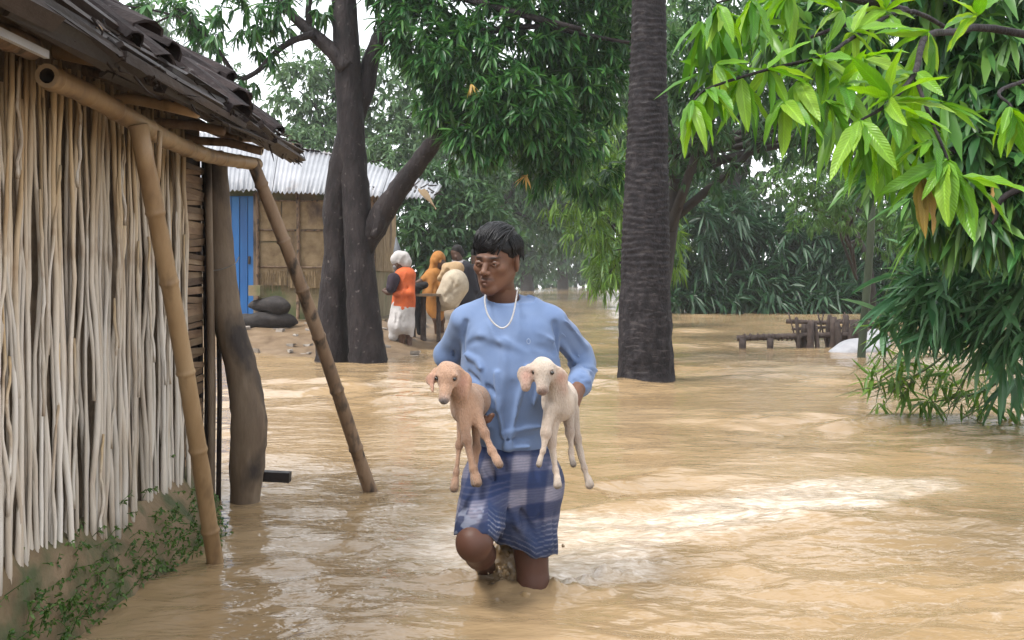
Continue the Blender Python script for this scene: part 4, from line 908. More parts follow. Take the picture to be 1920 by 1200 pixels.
bgtree('woodland_tree', 'broad light-green woodland tree right behind the ringed palm trunk', (4.75, 35, 0), [(1180, 140, 35, 110, 100), (1240, 260, 35, 110, 90), (1130, 260, 35, 80, 90), (1230, 390, 35, 100, 90), (1150, 420, 34, 70, 70), (1240, 500, 33, 90, 45), (1150, 500, 33, 60, 36), (1060, 180, 36, 80, 80), (1200, 30, 35, 120, 80)], 30, 'w', .40, .34, LF_FEA, 'woodland trees behind the thicket', 81, 6, 2, .25, .25)
bgtree('woodland_tree', 'blue-green woodland tree closing the gap over the wading man', (-.9, 46, 0), [(900, 230, 46, 90, 80), (990, 250, 46, 90, 80), (940, 330, 46, 100, 70), (1040, 340, 46, 80, 70), (860, 320, 46, 70, 70), (950, 430, 46, 70, 50), (1050, 430, 46, 70, 50)], 30, 'w', .45, .34, LF_FAR, 'woodland trees behind the thicket', 82, 6, 2, .25, .25)
for i, (px, d, l) in enumerate([(900, 92, 'low green bush on the far shore behind the villagers'), (1020, 98, 'low green bush on the far shore between two dark trees'), (1085, 104, 'low green bush on the far shore next to the drooping bamboo'), (1180, 100, 'low green bush on the far shore behind the palm trunk'), (1260, 96, 'low green bush on the far shore at the thicket edge'), (962, 89, 'low green bush on the far shore behind the neck of the wading man')]):
    bgtree('far_bush', l, (P(px, 0, d)[0], d, 0), [(px - 26, 528, d, 28, 11), (px + 20, 527, d, 32, 11), (px, 512, d, 36, 16)], 120, 'w', .55, .4, LF_FAR, 'bushes on the far shore', 90 + i, 6, 2, .2, .2)

# ================================================================ mango tree at the right, near branches in bright young leaf
mt = thing('mango_tree', 'near mango tree reaching in with bright young leaves over dark foliage', 'tree', (3.9, 5.2, -.5))
b = MB().tube(smooth_path([(3.9, 5.2, -.5), (3.85, 5.2, 1.2), (3.75, 5.1, 2.6), (3.4, 5.0, 4.2)], 16), np.linspace(.2, .1, 16), 14, jitter=.04, seed=3)
for i, (pts, r0, r1) in enumerate([([(3.8, 5.1, 2.0), P(1900, 60, 4.6), P(1790, 60, 4.2), P(1735, 70, 3.6), P(1714, 140, 3.3), P(1660, 198, 3.15), P(1612, 226, 3.05)], .022, .0035), ([P(1790, 60, 4.2), P(1700, 20, 3.8), P(1600, 70, 3.5), P(1545, 105, 3.3), P(1440, 130, 3.2), P(1330, 165, 3.15), P(1300, 190, 3.1)], .010, .003),
        ([P(1714, 140, 3.3), P(1740, 210, 3.2), P(1765, 270, 3.1), P(1778, 300, 3.05)], .007, .004), ([(3.7, 5.0, 2.2), P(1930, 150, 3.4), P(1895, 205, 3.1)], .012, .003), ([P(1700, 20, 3.8), P(1500, -20, 3.5), P(1400, -10, 3.3), P(1345, 5, 3.2)], .015, .003),
        ([(3.6, 5.0, 3.0), P(1800, -60, 5.2), P(1650, 20, 5.4), P(1520, 70, 5.6)], .03, .01), ([(3.8, 5.1, 1.9), P(1850, 250, 5.2), P(1780, 330, 5.2), P(1720, 400, 5.3)], .04, .008), ([(3.8, 5.1, 1.6), P(1930, 350, 5), P(1860, 420, 5)], .03, .008)]):
    q = smooth_path(pts, 22); b.tube(q, np.linspace(r0, r1, 22), 7, jitter=.04, seed=i)
b.out('trunk', BARK, mt)
g = np.random.default_rng(202)
LITE = leaf_veins('bright_young_mango_leaf', [(.07, .21, .025), (.13, .31, .03), (.19, .38, .04), (.27, .44, .07)], .45, .3)
OLDL = leaf_veins('brown_tinged_leaf', [(.30, .24, .07), (.34, .22, .08), (.40, .26, .13)], .4, .4)
DKL = leaf_veins('deep_green_mango_leaf', [(.022, .085, .035), (.045, .135, .045), (.085, .20, .06)], .25, .28)
fg = [(1612, 226, 3.05, 12, .20, .9), (1540, 112, 3.3, 11, .17, .5), (1500, 150, 3.25, 9, .17, .6), (1440, 130, 3.2, 8, .16, .55), (1330, 168, 3.15, 11, .16, .6), (1298, 192, 3.08, 8, .15, .8), (1345, 8, 3.2, 9, .16, .9), (1665, 190, 3.15, 11, .20, .3), (1716, 140, 3.3, 8, .17, .4), (1778, 300, 3.05, 11, .20, .6), (1745, 262, 3.1, 8, .16, .5), (1895, 205, 3.1, 10, .17, .5), (1600, 60, 3.5, 9, .17, .4), (1550, 190, 3.2, 8, .18, .7), (1390, 150, 3.2, 7, .15, .5), (1580, 20, 3.6, 9, .18, .3), (1660, 20, 3.7, 9, .18, .3), (1480, -10, 3.5, 8, .18, .7), (1740, 60, 3.6, 9, .18, .3), (1830, 30, 3.8, 8, .18, .4), (1410, 0, 3.4, 8, .17, .9), (1345, 120, 3.2, 8, .15, .5), (1470, 190, 3.2, 7, .17, .8), (1580, 160, 3.25, 8, .17, .5), (1640, 250, 3.1, 7, .20, 1.0), (1700, 220, 3.2, 7, .18, .6), (1620, 110, 3.4, 8, .17, .3), (1800, 330, 3.05, 6, .22, .7)]
LM = [grid_leaf('leaf', LITE, 9, seed=i, droop=.2 + .12 * i, wave=.05) for i in range(5)]; OM = [grid_leaf('leaf', OLDL, 9, seed=i, droop=.3, wave=.06) for i in range(2)]
nl = 0
for (px, py, d, n, L, dn) in fg:
    B = whorls(g, np.array([P(px, py, d)]), np.array([[g.normal(-.3, .3), -.4, -.2]]), n, L, .25, .3, down=dn, out=.4, spread=.85); leaf_objs(B[0], B[1], B[2], B[3], LM, mt, g.normal(0, .5, n)); nl += n
B = whorls(g, np.array([P(1730, 330, 3.1)]), np.array([[0, -.2, -1.]]), 6, .17, .2, .3, down=1.4, out=.4, spread=.4); leaf_objs(B[0], B[1], B[2], B[3], OM, mt, g.normal(0, .5, 6))
B = whorls(g, np.array([P(1862, 350, 3.3)]), np.array([[0, -.2, -1.]]), 2, .12, .2, .3, down=1.4, out=.4, spread=.4); leaf_objs(B[0], B[1], B[2], B[3], OM, mt, g.normal(0, .5, 2))
P_, O_ = twig_points(g, [(1520, 30, 3.7, 110, 60), (1640, 70, 3.8, 100, 70), (1420, 60, 3.6, 90, 60), (1560, 180, 3.5, 90, 60), (1380, 150, 3.4, 60, 40), (1700, 180, 3.6, 70, 60), (1660, 260, 3.4, 60, 40), (1350, 30, 3.4, 50, 40)], .55)
B = whorls(g, P_, O_, 8, .17, .23, .3, down=.6); V, F = leaf_batch(*B, 8, g.normal(0, .5, len(B[0]))); tag(part('young_leaves', V, F, leaf_mat('young_leaf_mid', [(.05, .16, .03), (.09, .24, .035), (.15, .32, .05)], .34, .4), mt), kind='stuff')  # mid-green leaves among the brighter young ones
cl = [(1860, 130, 5.4, 130, 150), (1720, 70, 5.6, 130, 100), (1560, 50, 5.9, 110, 80, .8), (1800, 290, 5.3, 130, 110), (1890, 380, 5.2, 90, 90), (1720, 230, 5.8, 90, 90, .8), (1480, 40, 6.0, 70, 60, .6), (1650, 330, 5.8, 60, 50, .4), (1780, 420, 5.4, 80, 40, .8), (1930, 260, 5.2, 90, 160), (1850, -40, 5.4, 160, 60)]
P_, O_ = twig_points(g, cl, 5.2); B = whorls(g, P_, O_, 9, .21, .23, .3, down=.6); big, rest = split_big(B, 300 - nl, g)
DM = [grid_leaf('leaf', DKL, 7, seed=i, droop=.25 + .12 * i, wave=.04) for i in range(4)]
leaf_objs(big[0], big[1], big[2], big[3], DM, mt, g.normal(0, .5, len(big[0])))
V, F = leaf_batch(*rest, 8, g.normal(0, .45, len(rest[0]))); tag(part('crown', V, F, leaf_mat('near_mango_leaf', [(.018, .07, .028), (.04, .12, .04), (.08, .19, .055), (.13, .25, .06)], .36, .32), mt), kind='stuff')

# ---- bamboo drooping into the water at the right
bc = thing('bamboo_clump', 'near bamboo clump with long silvery-green leaves trailing in the water', 'bamboo', (3.75, 6.9, -.5))
CULM = mat('green_culm', [(.06, .12, .03), (.12, .19, .06)], scale=8, rough=.4)
b = MB()
for i, pts in enumerate([[(3.8, 6.9, -.5), (3.7, 6.9, 1.5), P(1900, 330, 6.7), P(1760, 420, 6.6)], [(3.7, 7.0, -.5), (3.6, 6.9, 1.0), P(1850, 450, 6.6), P(1700, 500, 6.7), P(1655, 560, 6.8)], [(3.85, 6.8, -.5), P(1960, 560, 6.7), P(1860, 590, 6.6), P(1740, 690, 7.0), P(1640, 735, 7.2)], [(3.7, 7.0, -.5), P(1960, 500, 6.7), P(1850, 640, 6.6), P(1800, 730, 7.0)], [(3.8, 6.9, -.5), P(1950, 650, 7.0), P(1850, 730, 7.1), P(1680, 765, 7.4)], [(3.9, 6.7, -.5), (3.9, 6.7, 1.2), P(1930, 440, 6.4), P(1880, 600, 6.4)]]):
    q = smooth_path(pts, 26); b.tube(q, np.linspace(.022, .003, 26), 6, seed=i)
b.out('culms', CULM, bc)
BL = leaf_veins('bamboo_leaf', [(.045, .14, .075), (.08, .20, .115), (.16, .30, .20)], .3, .3); BLY = leaf_veins('bamboo_leaf_yellowish', [(.07, .17, .03), (.12, .23, .05), (.10, .20, .04)], .35, .35)
BLC = leaf_mat('bamboo_leaf_crown', [(.03, .10, .05), (.06, .16, .075), (.11, .23, .13)], rough=.34, trans=.3)
bprof = lambda u: .5 * (math.sin(math.pi * (u * .96 + .02)) ** .6) * (1 - .35 * u)
g = np.random.default_rng(303)
cl = [(1800, 540, 6.5, 100, 70), (1880, 610, 6.5, 75, 80, .8), (1730, 540, 6.7, 60, 70, .8), (1850, 470, 6.3, 80, 60), (1700, 600, 6.8, 50, 50, .6), (1900, 560, 6.3, 70, 120), (1800, 610, 6.6, 55, 50, .6), (1900, 710, 6.9, 50, 40, .5)]
P_, O_ = twig_points(g, cl, 5.6); B = fans(g, P_, O_, 6, .29, .165, .30, down=.12); big, rest = split_big(B, 210, g)
V, F = leaf_batch(*rest, 8, g.normal(0, .5, len(rest[0]))); tag(part('crown', V, F, BLC, bc), kind='stuff')
BM = [grid_leaf('leaf', BL, 7, prof=bprof, seed=i, droop=.3 + .12 * i, wave=.02, fold=.5) for i in range(4)]; leaf_objs(big[0], big[1], big[2], big[3], BM, bc, g.normal(0, .6, len(big[0])))
cl = [(1690, 690, 7.1, 60, 45), (1740, 730, 7.2, 60, 35), (1660, 700, 7.2, 45, 25), (1640, 745, 7.3, 30, 15), (1780, 760, 7.3, 70, 18), (1680, 640, 7.0, 40, 40, .6)]
P_, O_ = twig_points(g, cl + [(1800, 700, 7.1, 60, 50), (1870, 740, 7.2, 60, 40)], 5.5); B = whorls(g, P_, O_, 5, .19, .15, .25, down=.08, out=.8, spread=.7); big, rest = split_big(B, 88, g)
BM2 = [grid_leaf('leaf', BLY, 7, prof=bprof, seed=i, droop=.3, wave=.02, fold=.5) for i in range(3)]; leaf_objs(big[0], big[1], big[2], big[3], BM2, bc, g.normal(0, .6, len(big[0])))
if len(rest[0]): V, F = leaf_batch(*rest, 8); tag(part('trailing_leaves', V, F, LF_YEL, bc), kind='stuff')
b = MB()
for i in range(26):
    p0 = P(g.uniform(1640, 1900), g.uniform(650, 745), 7.1); e = p0 + np.array([g.normal(-.12, .12), g.normal(0, .1), -g.uniform(.05, .25)]); b.tube([p0, (p0 + e) / 2 + g.normal(0, .02, 3), e], [.005, .004, .002], 4)
b.out('bare_twigs', TWIG, bc)

# ---- green pole, driftwood heap, white sack
gp = thing('green_pole', 'slim dark green pole standing in the flood in front of the driftwood', 'pole', PW(1615, 668))
q = smooth_path([PW(1615, 668) + [0, 0, -.5], PW(1615, 668), P(1624, 560, 12.85), P(1632, 450, 12.8), P(1636, 340, 12.75)], 22); V, F = tube(q, np.linspace(.056, .046, 22), 12, True, .03, 2); part('pole', V, F, mat('mossy_pole', [(.02, .03, .014), (.04, .06, .028), (.08, .10, .05)], scale=7, rough=.7, bump=.4, stretch=(1, 1, .3)), gp)
MB().tube([P(1602, 344, 12.75), P(1625, 341, 12.7), P(1652, 338, 12.75)], [.03, .03, .026], 7, jitter=.1).out('cross_stick', WOOD_M, gp)
DRIFT = mat('driftwood', [(.03, .02, .017), (.07, .048, .04), (.13, .095, .08)], scale=9, rough=.8, bump=.6, bscale=40, island=.2)
g = np.random.default_rng(6)
hp = thing('log_rack', 'brown log rack with rope-wrapped rail lying just above the flood', 'log rack', PW(1440, 648))
MB().tube(smooth_path([P(1382, 634, 14.3), P(1440, 632, 14.3), P(1520, 629, 14.3), P(1640, 628, 14.4)], 20), .042, 9, jitter=.1, seed=1).out('rail', DRIFT, hp)
for px in (1392, 1444): MB().tube([P(px, 634, 14.28), P(px, 650, 14.28), P(px, 690, 14.28)], [.05, .05, .05], 8, jitter=.08, seed=px).out('leg', DRIFT, hp)
for i in range(16):
    px = 1394 + i * 9 + g.normal(0, 2); c = P(px, 632, 14.3); V, F = tube([c + [.0, .045 * math.cos(a), .045 * math.sin(a)] for a in np.linspace(0, 2 * math.pi, 9)], .012, 5, False, .1, i); part('rope_turn', V, F, DRIFT, hp)
MB().tube(smooth_path([P(1474, 602, 14.9), P(1540, 605, 14.8), P(1600, 603, 14.8), P(1660, 610, 14.8)], 16), .034, 8, jitter=.1, seed=4).out('rail', DRIFT, hp)
MB().tube(smooth_path([P(1485, 617, 14.6), P(1560, 614, 14.6), P(1650, 622, 14.6)], 12), .022, 7, jitter=.1, seed=5).out('rail', DRIFT, hp)
i = 0
for px, y0, rr, tilt in [(1490, 585, .012, -12), (1497, 595, .03, -4), (1508, 608, .055, 0), (1520, 600, .05, 2), (1531, 607, .035, -3), (1545, 586, .014, -12), (1553, 590, .04, 2), (1562, 594, .06, 1), (1572, 605, .045, -2), (1585, 590, .055, 0), (1596, 602, .045, 3), (1606, 606, .05, 2), (1536, 588, .012, 8), (1578, 585, .010, 6), (1648, 600, .022, 0), (1516, 610, .02, 14)]:
    dd = g.uniform(14.1, 14.5); MB().tube(smooth_path([P(px + tilt, y0, dd), P(px, 630, dd), P(px - tilt * .4, 655, dd), P(px - tilt * .5, 690, dd)], 9), [rr * .8, rr * .85, rr * .9, rr, rr, rr, rr, rr, rr], 7, jitter=.12, seed=i)\
        .out('driftwood_stake', DRIFT, None, origin=(P(px, 655, dd)[0], dd, -.2)); i += 1
stk = [o for o in COL.objects if o.name.startswith('driftwood_stake')]
lbs = ['thin bent twig leaning at the log rack end', 'slim stake left-leaning beside the thick post', 'stout short post where the wrapped rail meets the heap', 'stout post right behind the rail junction', 'medium stake near the middle of the heap', 'thin whip twig slanting out of the heap', 'medium stake next to the tallest post', 'tallest thick post in the driftwood heap', 'medium stake between the two tallest posts', 'second tallest thick post in the driftwood heap', 'thick stake near the white sack', 'thick stake touching the white sack', 'thin right-leaning twig in the heap', 'very thin upright twig above the heap', 'small peg behind the green pole', 'pale thin stick slanting across the heap']
for o, l in zip(stk, lbs): tag(o, 'brown driftwood ' + l, 'driftwood', 'stakes of the driftwood heap')
SACKW = mat('white_plastic_sack', [(.42, .42, .45), (.52, .52, .55), (.60, .60, .63)], scale=5, rough=.45, bump=.5, bscale=16, bdist=.03)
c = P(1612, 650, 13.6); s = SDF((c[0] - .6, 13.1, -.3), (c[0] + .7, 14.1, .5), .025)
s.ell((c[0], 13.6, .02), (.34, .24, .17), k=.05).ell((c[0] + .24, 13.65, .1), (.2, .16, .2), k=.08).cone((c[0] + .22, 13.65, .1), (c[0] + .20, 13.65, .28), .1, .03, k=.08).ell((c[0] - .25, 13.55, -.02), (.2, .16, .1), k=.06)
for i in range(9): s.ridge([(c[0] + g.uniform(-.3, .3), 13.4, g.uniform(-.1, .1)), (c[0] + g.uniform(-.1, .3), 13.5, g.uniform(.1, .3))], .03, g.choice([-.025, .025]))
V, F = s.mesh(1); tag(part('sack', V, F, SACKW, origin=(c[0], 13.6, -.15)), 'crumpled white plastic sack half sunk beside the green pole', 'sack')
# ================================================================ the wading man
SKIN = mat('brown_skin', [(.88, .88, .88), (1, 1, 1), (1.06, 1.06, 1.06)], scale=14, rough=.52, bump=.12, bscale=120, bdist=.003, attr=True, spec=.30, sss=.12)
HAIR = mat('black_hair', [(.004, .004, .005), (.007, .0065, .008), (.012, .011, .014)], scale=30, rough=.42, bump=.3, bscale=80, spec=.24)
EYE = mat('eyeball', [(1, 1, 1), (1, 1, 1)], rough=.15, bump=0, attr=True, spec=.6)
SHIRT = mat('pale_blue_jersey', [(.16, .25, .47), (.20, .30, .53), (.25, .355, .59)], scale=5, rough=.85, bump=.12, bscale=260, bdist=.002, sheen=.15)
LUNGI = mat('checked_lungi_cloth', [(.85, .85, .85), (1, 1, 1), (1.1, 1.1, 1.1)], scale=60, rough=.8, bump=.25, bscale=300, bdist=.002, attr=True, stretch=(1, 1, 3))
MD = 3.28
def m3(px, py, dd=0): return P(px, py, MD + dd)
SK = np.array([.225, .108, .066])
man = thing('person', 'young man in pale blue shirt and checked lungi wading with two kid goats', 'person', (m3(960, 0)[0], MD, -.46))
# --- body (torso, arms, legs)
s = SDF((-.40, 2.78, -.50), (.40, 3.72, .98), .006)
s.cone(m3(944, 530, .01), m3(950, 590, .03), .047, .046, .02)
s.cone(m3(955, 665, .01), m3(955, 700, .01), .125, .125, .04, flat=((0, 1, 0), 1.5)); s.cone(m3(955, 700, .01), m3(962, 850, .01), .125, .11, .04, flat=((0, 1, 0), 1.4))
s.cone(m3(892, 606, .01), m3(1018, 602, .01), .028, .028, .03)
ra = [m3(874, 606, .0), m3(842, 692, .15), m3(872, 768, -.10)]; la = [m3(1030, 602, 0), m3(1096, 680, .13), m3(1083, 730, -.06)]
s.chain(ra, [.038, .036, .026], .02); s.chain(la, [.038, .036, .026], .02)
# right leg lifted forward, left leg planted
kr = m3(889, 1016, -.27); hr = m3(925, 890, 0); s.cone(hr, kr, .078, .054, .03); s.ell(kr + [0, -.008, -.004], (.046, .048, .052), k=.025)
ar = np.array([kr[0] + .025, 3.38, .035]); s.cone(kr + [0, .02, -.01], (kr + ar) / 2 + [0, .015, 0], .046, .047, .02); s.cone((kr + ar) / 2 + [0, .015, 0], ar, .047, .03, .02)
s.cone(ar, ar + [0, .035, -.03], .033, .03, .02); s.cone(ar + [0, .035, -.03], ar + [0, .02, -.19], .03, .022, .02)
hl = m3(985, 890, 0); kl = m3(1000, 1094, -.03); al = np.array([kl[0] + .005, 3.33, -.40])
s.cone(hl, kl, .078, .050, .03); s.cone(kl, (kl + al) / 2 + [0, .02, .06], .050, .052, .02); s.cone((kl + al) / 2 + [0, .02, .06], al, .05, .032, .02)
s.cone(al, al + [0, .02, -.04], .034, .034, .02); s.cone(al + [0, .0, -.035], al + [.01, -.16, -.045], .032, .022, .02)
body = s.mesh(1)
# --- hands
def hand(wrist, palm, side, fwd, tips, thumb, r=.0088):
    """palm block + four fingers of unequal length bent at the knuckles + thumb from the side of the palm"""
    A = np.array([wrist, palm] + [t for f in tips for t in f] + list(thumb)); s = SDF(A.min(0) - .035, A.max(0) + .035, .0032)
    side, fwd = norm(side), norm(fwd)
    s.cone(wrist, palm, .024, .022, .012)
    for i, f in enumerate(tips):
        k = palm + side * (.032 - .021 * i) + fwd * .022; s.cone(wrist + side * (.016 - .011 * i), k, .014, .0115, .010); s.chain([k] + list(f), [.0115] + [r * (1 - .1 * j) for j in range(len(f))], .004)
    t0 = palm + side * .024 - fwd * .03; s.chain([t0] + list(thumb), [.015, .011, .009], .008)
    return s.mesh(1)
w = la[2]; pl = m3(1074, 758, -.115); fw = norm(pl - w); sd = np.array([-.25, -.9, .1])
tips = []
for i in range(4):
    k = pl + norm(sd) * (.032 - .021 * i) + fw * .022; ln = [.9, 1.0, .95, .78][i]
    tips.append([k + np.array([-.030, -.004, -.014]) * ln, k + np.array([-.054, -.006, -.010]) * ln, k + np.array([-.072, -.010, .004]) * ln])
hl_ = hand(w, pl, sd, fw, tips, [m3(1070, 745, -.165), m3(1058, 737, -.185)])
w = ra[2]; pl = m3(880, 783, -.155); fw = norm(pl - w); sd = np.array([.2, -.9, .2]); tips = []
for i in range(4):
    k = pl + norm(sd) * (.032 - .021 * i) + fw * .022; ln = [.9, 1.0, .95, .78][i]
    tips.append([k + np.array([.030, -.004, -.008]) * ln, k + np.array([.054, -.006, .002]) * ln, k + np.array([.066, -.010, .018]) * ln])
hr_ = hand(w, pl, sd, fw, tips, [m3(872, 770, -.2), m3(884, 760, -.215)])
# --- head, built facing -Y then turned to his right and slightly down
HR = np.array(Matrix.Rotation(R(-24), 3, 'Z') @ Matrix.Rotation(R(7), 3, 'X') @ Matrix.Rotation(R(3), 3, 'Y')); HS = .92; HC = m3(931, 487, -.015); HR = HR * HS
s = SDF((-.11, -.15, -.2), (.11, .14, .14), .0026)
s.ell((0, .016, .034), (.0725, .090, .077), k=.02).ell((0, -.026, -.03), (.0575, .060, .082), k=.03)
for q in (-1, 1):
    s.cone((q * .046, .002, -.048), (q * .014, -.066, -.098), .021, .015, .026); s.ell((q * .040, -.056, -.024), (.021, .022, .018), k=.02)
s.ell((0, -.074, -.099), (.019, .015, .014), k=.02)
s.cone((-.034, -.077, .014), (0, -.085, .012), .0085, .008, .016).cone((.034, -.077, .014), (0, -.085, .012), .0085, .008, .016)
for q in (-1, 1): s.ell((q * .031, -.094, -.005), (.017, .015, .0105), k=.014, sub=True)
for q in (-1, 1): s.ell((q * .0305, -.0735, -.006), (.0155, .0125, .0125), k=.003)
for q in (-1, 1):   # lids
    s.chain([(q * .016, -.0835, -.006), (q * .030, -.0885, -.0005), (q * .045, -.078, -.004)], [.003, .0032, .003], .004); s.chain([(q * .017, -.083, -.008), (q * .030, -.0865, -.0120), (q * .044, -.078, -.007)], [.0024, .0026, .0024], .004)
s.chain([(0, -.083, .008), (0, -.094, -.014), (0, -.108, -.034)], [.0075, .0085, .0115], .010)
for q in (-1, 1): s.ell((q * .0125, -.097, -.038), (.0095, .011, .0085), k=.006); s.ell((q * .007, -.106, -.0455), (.0042, .005, .004), k=.003, sub=True)
s.ell((0, -.085, -.067), (.026, .014, .02), k=.012)
s.chain([(-.024, -.081, -.0685), (-.008, -.0965, -.0650), (0, -.0955, -.0665), (.008, -.0965, -.0650), (.024, -.081, -.0685)], [.0035, .0055, .005, .0055, .0035], .004)
s.chain([(-.021, -.082, -.073), (0, -.0955, -.0770), (.021, -.082, -.073)], [.0035, .0068, .0035], .005)
s.ridge([(-.024, -.084, -.0705), (0, -.1, -.071), (.024, -.084, -.0705)], .0028, -.0032)
for q in (-1, 1):
    rt = np.array(Matrix.Rotation(q * .35, 3, 'Z')); s.ell((q * .073, .014, -.008), (.010, .021, .034), rt, .010); s.ell((q * .086, .010, -.006), (.005, .010, .017), rt, .006, sub=True)
s.cone((0, .018, -.07), (.006, .032, -.155), .052, .053, .03)
V, F = s.mesh(1)
c = clampcol(SK, len(V)); x, y, z = V.T
def spot(cx, cy, cz, rx, ry, rz): return np.exp(-(((x - cx) / rx) ** 2 + ((y - cy) / ry) ** 2 + ((z - cz) / rz) ** 2))
def blend(c, k, col): return c * (1 - k[:, None]) + np.array(col) * k[:, None]
c *= (1 + .12 * wnoise(V, 40, 2))[:, None]
c = blend(c, .75 * np.clip(spot(0, -.095, -.0655, .022, .02, .0045) + spot(0, -.095, -.0765, .018, .02, .006), 0, 1), (.15, .058, .045))
c = blend(c, .72 * np.clip(spot(-.012, -.09, -.0575, .013, .03, .0042) + spot(.012, -.09, -.0575, .013, .03, .0042) + .35 * spot(.026, -.085, -.062, .006, .03, .006) + .35 * spot(-.026, -.085, -.062, .006, .03, .006), 0, 1), (.028, .018, .015))
for q in (-1, 1):
    c = blend(c, .92 * np.clip(spot(q * .022, -.085, .0155, .012, .03, .0042) + spot(q * .036, -.08, .0165, .012, .03, .0038), 0, 1), (.016, .011, .010))
    c = blend(c, .25 * spot(q * .030, -.085, -.006, .018, .03, .009), (.09, .042, .03)); c = blend(c, .5 * spot(q * .05, -.06, -.03, .02, .03, .02), (.25, .12, .066))
c = blend(c, .3 * spot(0, -.075, -.104, .03, .03, .014), (.12, .06, .04)); c = blend(c, .35 * spot(0, -.108, -.034, .012, .02, .012), (.29, .155, .09))
headV = V @ HR.T + HC
bv, bf = joinm(body, hl_, hr_); cb = clampcol(SK * .92, len(bv)) * (1 + .10 * wnoise(bv, 25, 5))[:, None]
low = bv[:, 2] < .30; cb[low] *= np.array([.62, .55, .58])                                  # sunburnt, wet legs
V, F = joinm((bv, bf), (headV, F)); part('body', V, F, SKIN, man, col=np.concatenate([cb, c]))
# eyes
for q in (-1, 1):
    s = []; n1, n2 = 14, 10; V = []
    for i in range(n2 + 1):
        for j in range(n1):
            th, ph = math.pi * i / n2, 2 * math.pi * j / n1; V.append((math.sin(th) * math.cos(ph), -math.cos(th), math.sin(th) * math.sin(ph)))
    V = np.array(V); F = [(i * n1 + j, i * n1 + (j + 1) % n1, (i + 1) * n1 + (j + 1) % n1, (i + 1) * n1 + j) for i in range(n2) for j in range(n1)]
    gz_ = norm(np.array([-.12, -1, -.10])); dd = V @ gz_; col = np.where((dd > .80)[:, None], (.02, .010, .007), (.62, .55, .50))
    part('eye', (V * .0120 + np.array([q * .0305, -.0762, -.0060])) @ HR.T + HC, F, EYE, man, col=col)
# hair: cap plus combed locks falling over the forehead
s = SDF((-.12, -.14, -.12), (.12, .15, .16), .0032)
s.ell((0, .018, .043), (.081, .098, .082), k=.01)
def hc(p):
    x, y, z = p.T; face = np.where(y < -.035, .034 + .012 * np.sin(x * 60) - z, -1)
    side = np.where((y >= -.035) & (y < .022), (.012 - .62 * (y + .035) / .06 * .03) - z, -1); back = np.where(y >= .022, -.062 - z, -1)
    return np.maximum.reduce([face, side, back])
s.cut(hc); s.noise(120, .0025, 5, (1, .35, 1)); V, F = s.mesh(1); cap = (V @ HR.T + HC, F)
g = np.random.default_rng(44); b = MB(); E = np.array([.0815, .0985, .083]); EC = np.array([0, .018, .043])
def on(p, off): 
    q = (p - EC) / E; return EC + norm(q) * E * (1 + off)
def lock(p0, flow, ln, r, lift=0.0, n=7):
    pts = []; p = on(np.array(p0), .0)
    for i in range(n):
        t = i / (n - 1); pts.append(on(p, .015 + lift * (1 - (2 * t - 1) ** 2) + .02 * t) if p[2] > .03 or i < 3 else p + (on(p, .03) - p) * .6); p = p + norm(np.array(flow(p, t))) * ln / n
    b.tube(np.array(pts), r * np.array([.6, 1, 1.05, 1, .85, .6, .15]), 5, False, .1, seed=int(g.integers(999)))
for i in range(330):    # crown to fringe: sweep forward and to his right (image left)
    th = g.uniform(-1.25, 1.25); p0 = np.array([.055 * math.sin(th) + g.normal(.012, .016), g.uniform(-.02, .05), .12]); tx = g.normal(-.55, .25)
    lock(p0, lambda p, t, tx=tx: (tx * .6, -1, -.25 - .9 * t), g.uniform(.085, .135), g.uniform(.0022, .0042), g.uniform(0, .12))
for i in range(150):    # fringe ends lying over the brow
    p0 = np.array([g.uniform(-.055, .065), -.075, .088 + g.normal(0, .008)]); tx = g.normal(-.6, .25); lock(p0, lambda p, t, tx=tx: (tx, -.35, -.8), g.uniform(.045, .066), g.uniform(.002, .0034), g.uniform(0, .03))
for q in (-1, 1):
    for i in range(110):
        p0 = np.array([q * .06, g.uniform(-.03, .08), .085]); lock(p0, lambda p, t, q=q: (q * .35, g.normal(.1, .2), -1), g.uniform(.06, .10) + (.03 if p0[1] > .03 else 0), g.uniform(.002, .0034), g.uniform(0, .04))
for i in range(140):
    p0 = np.array([g.uniform(-.05, .05), .09, .08]); lock(p0, lambda p, t: (g.normal(0, .2), .25, -1), g.uniform(.09, .15), g.uniform(.002, .0034), g.uniform(0, .04))
lv = np.concatenate(b.V) @ HR.T + HC; qf = np.array(b.F); V, F = joinm(cap, (lv, qf)); part('hair', V, F, HAIR, man)
# --- shirt
s = SDF((-.36, 2.98, .36), (.38, 3.62, 1.02), .0042)
s.cone(m3(955, 676, .005), m3(955, 705, .005), .150, .150, .05, flat=((0, 1, 0), 1.5)); s.cone(m3(955, 700, .005), m3(966, 850, .005), .150, .124, .05, flat=((0, 1, 0), 1.32))
s.cone(m3(917, 632, .0), m3(998, 630, .0), .086, .086, .03, flat=((0, 1, 0), 1.0)); s.cone(m3(882, 596), m3(1024, 591), .039, .039, .03); s.cone(m3(912, 584, .01), m3(990, 580, .01), .046, .046, .04); s.cone(m3(945, 580, .0), m3(944, 556, -.005), .068, .0655, .012); s.cone(m3(925, 622, -.03), m3(975, 620, -.03), .060, .060, .03); s.cone(m3(938, 600, -.022), m3(955, 598, -.022), .052, .052, .03)
s.cone(m3(872, 604, .0), m3(842, 664, .10), .049, .052, .016); s.cone(m3(842, 664, .10), m3(839, 684, .135), .052, .054, .016)
s.cone(m3(1034, 600, .0), m3(1086, 664, .11), .048, .045, .015); s.cone(m3(1086, 664, .11), m3(1092, 686, .105), .046, .045, .03); s.cone(m3(1092, 686, .105), m3(1085, 722, -.03), .045, .037, .02)
g = np.random.default_rng(9)
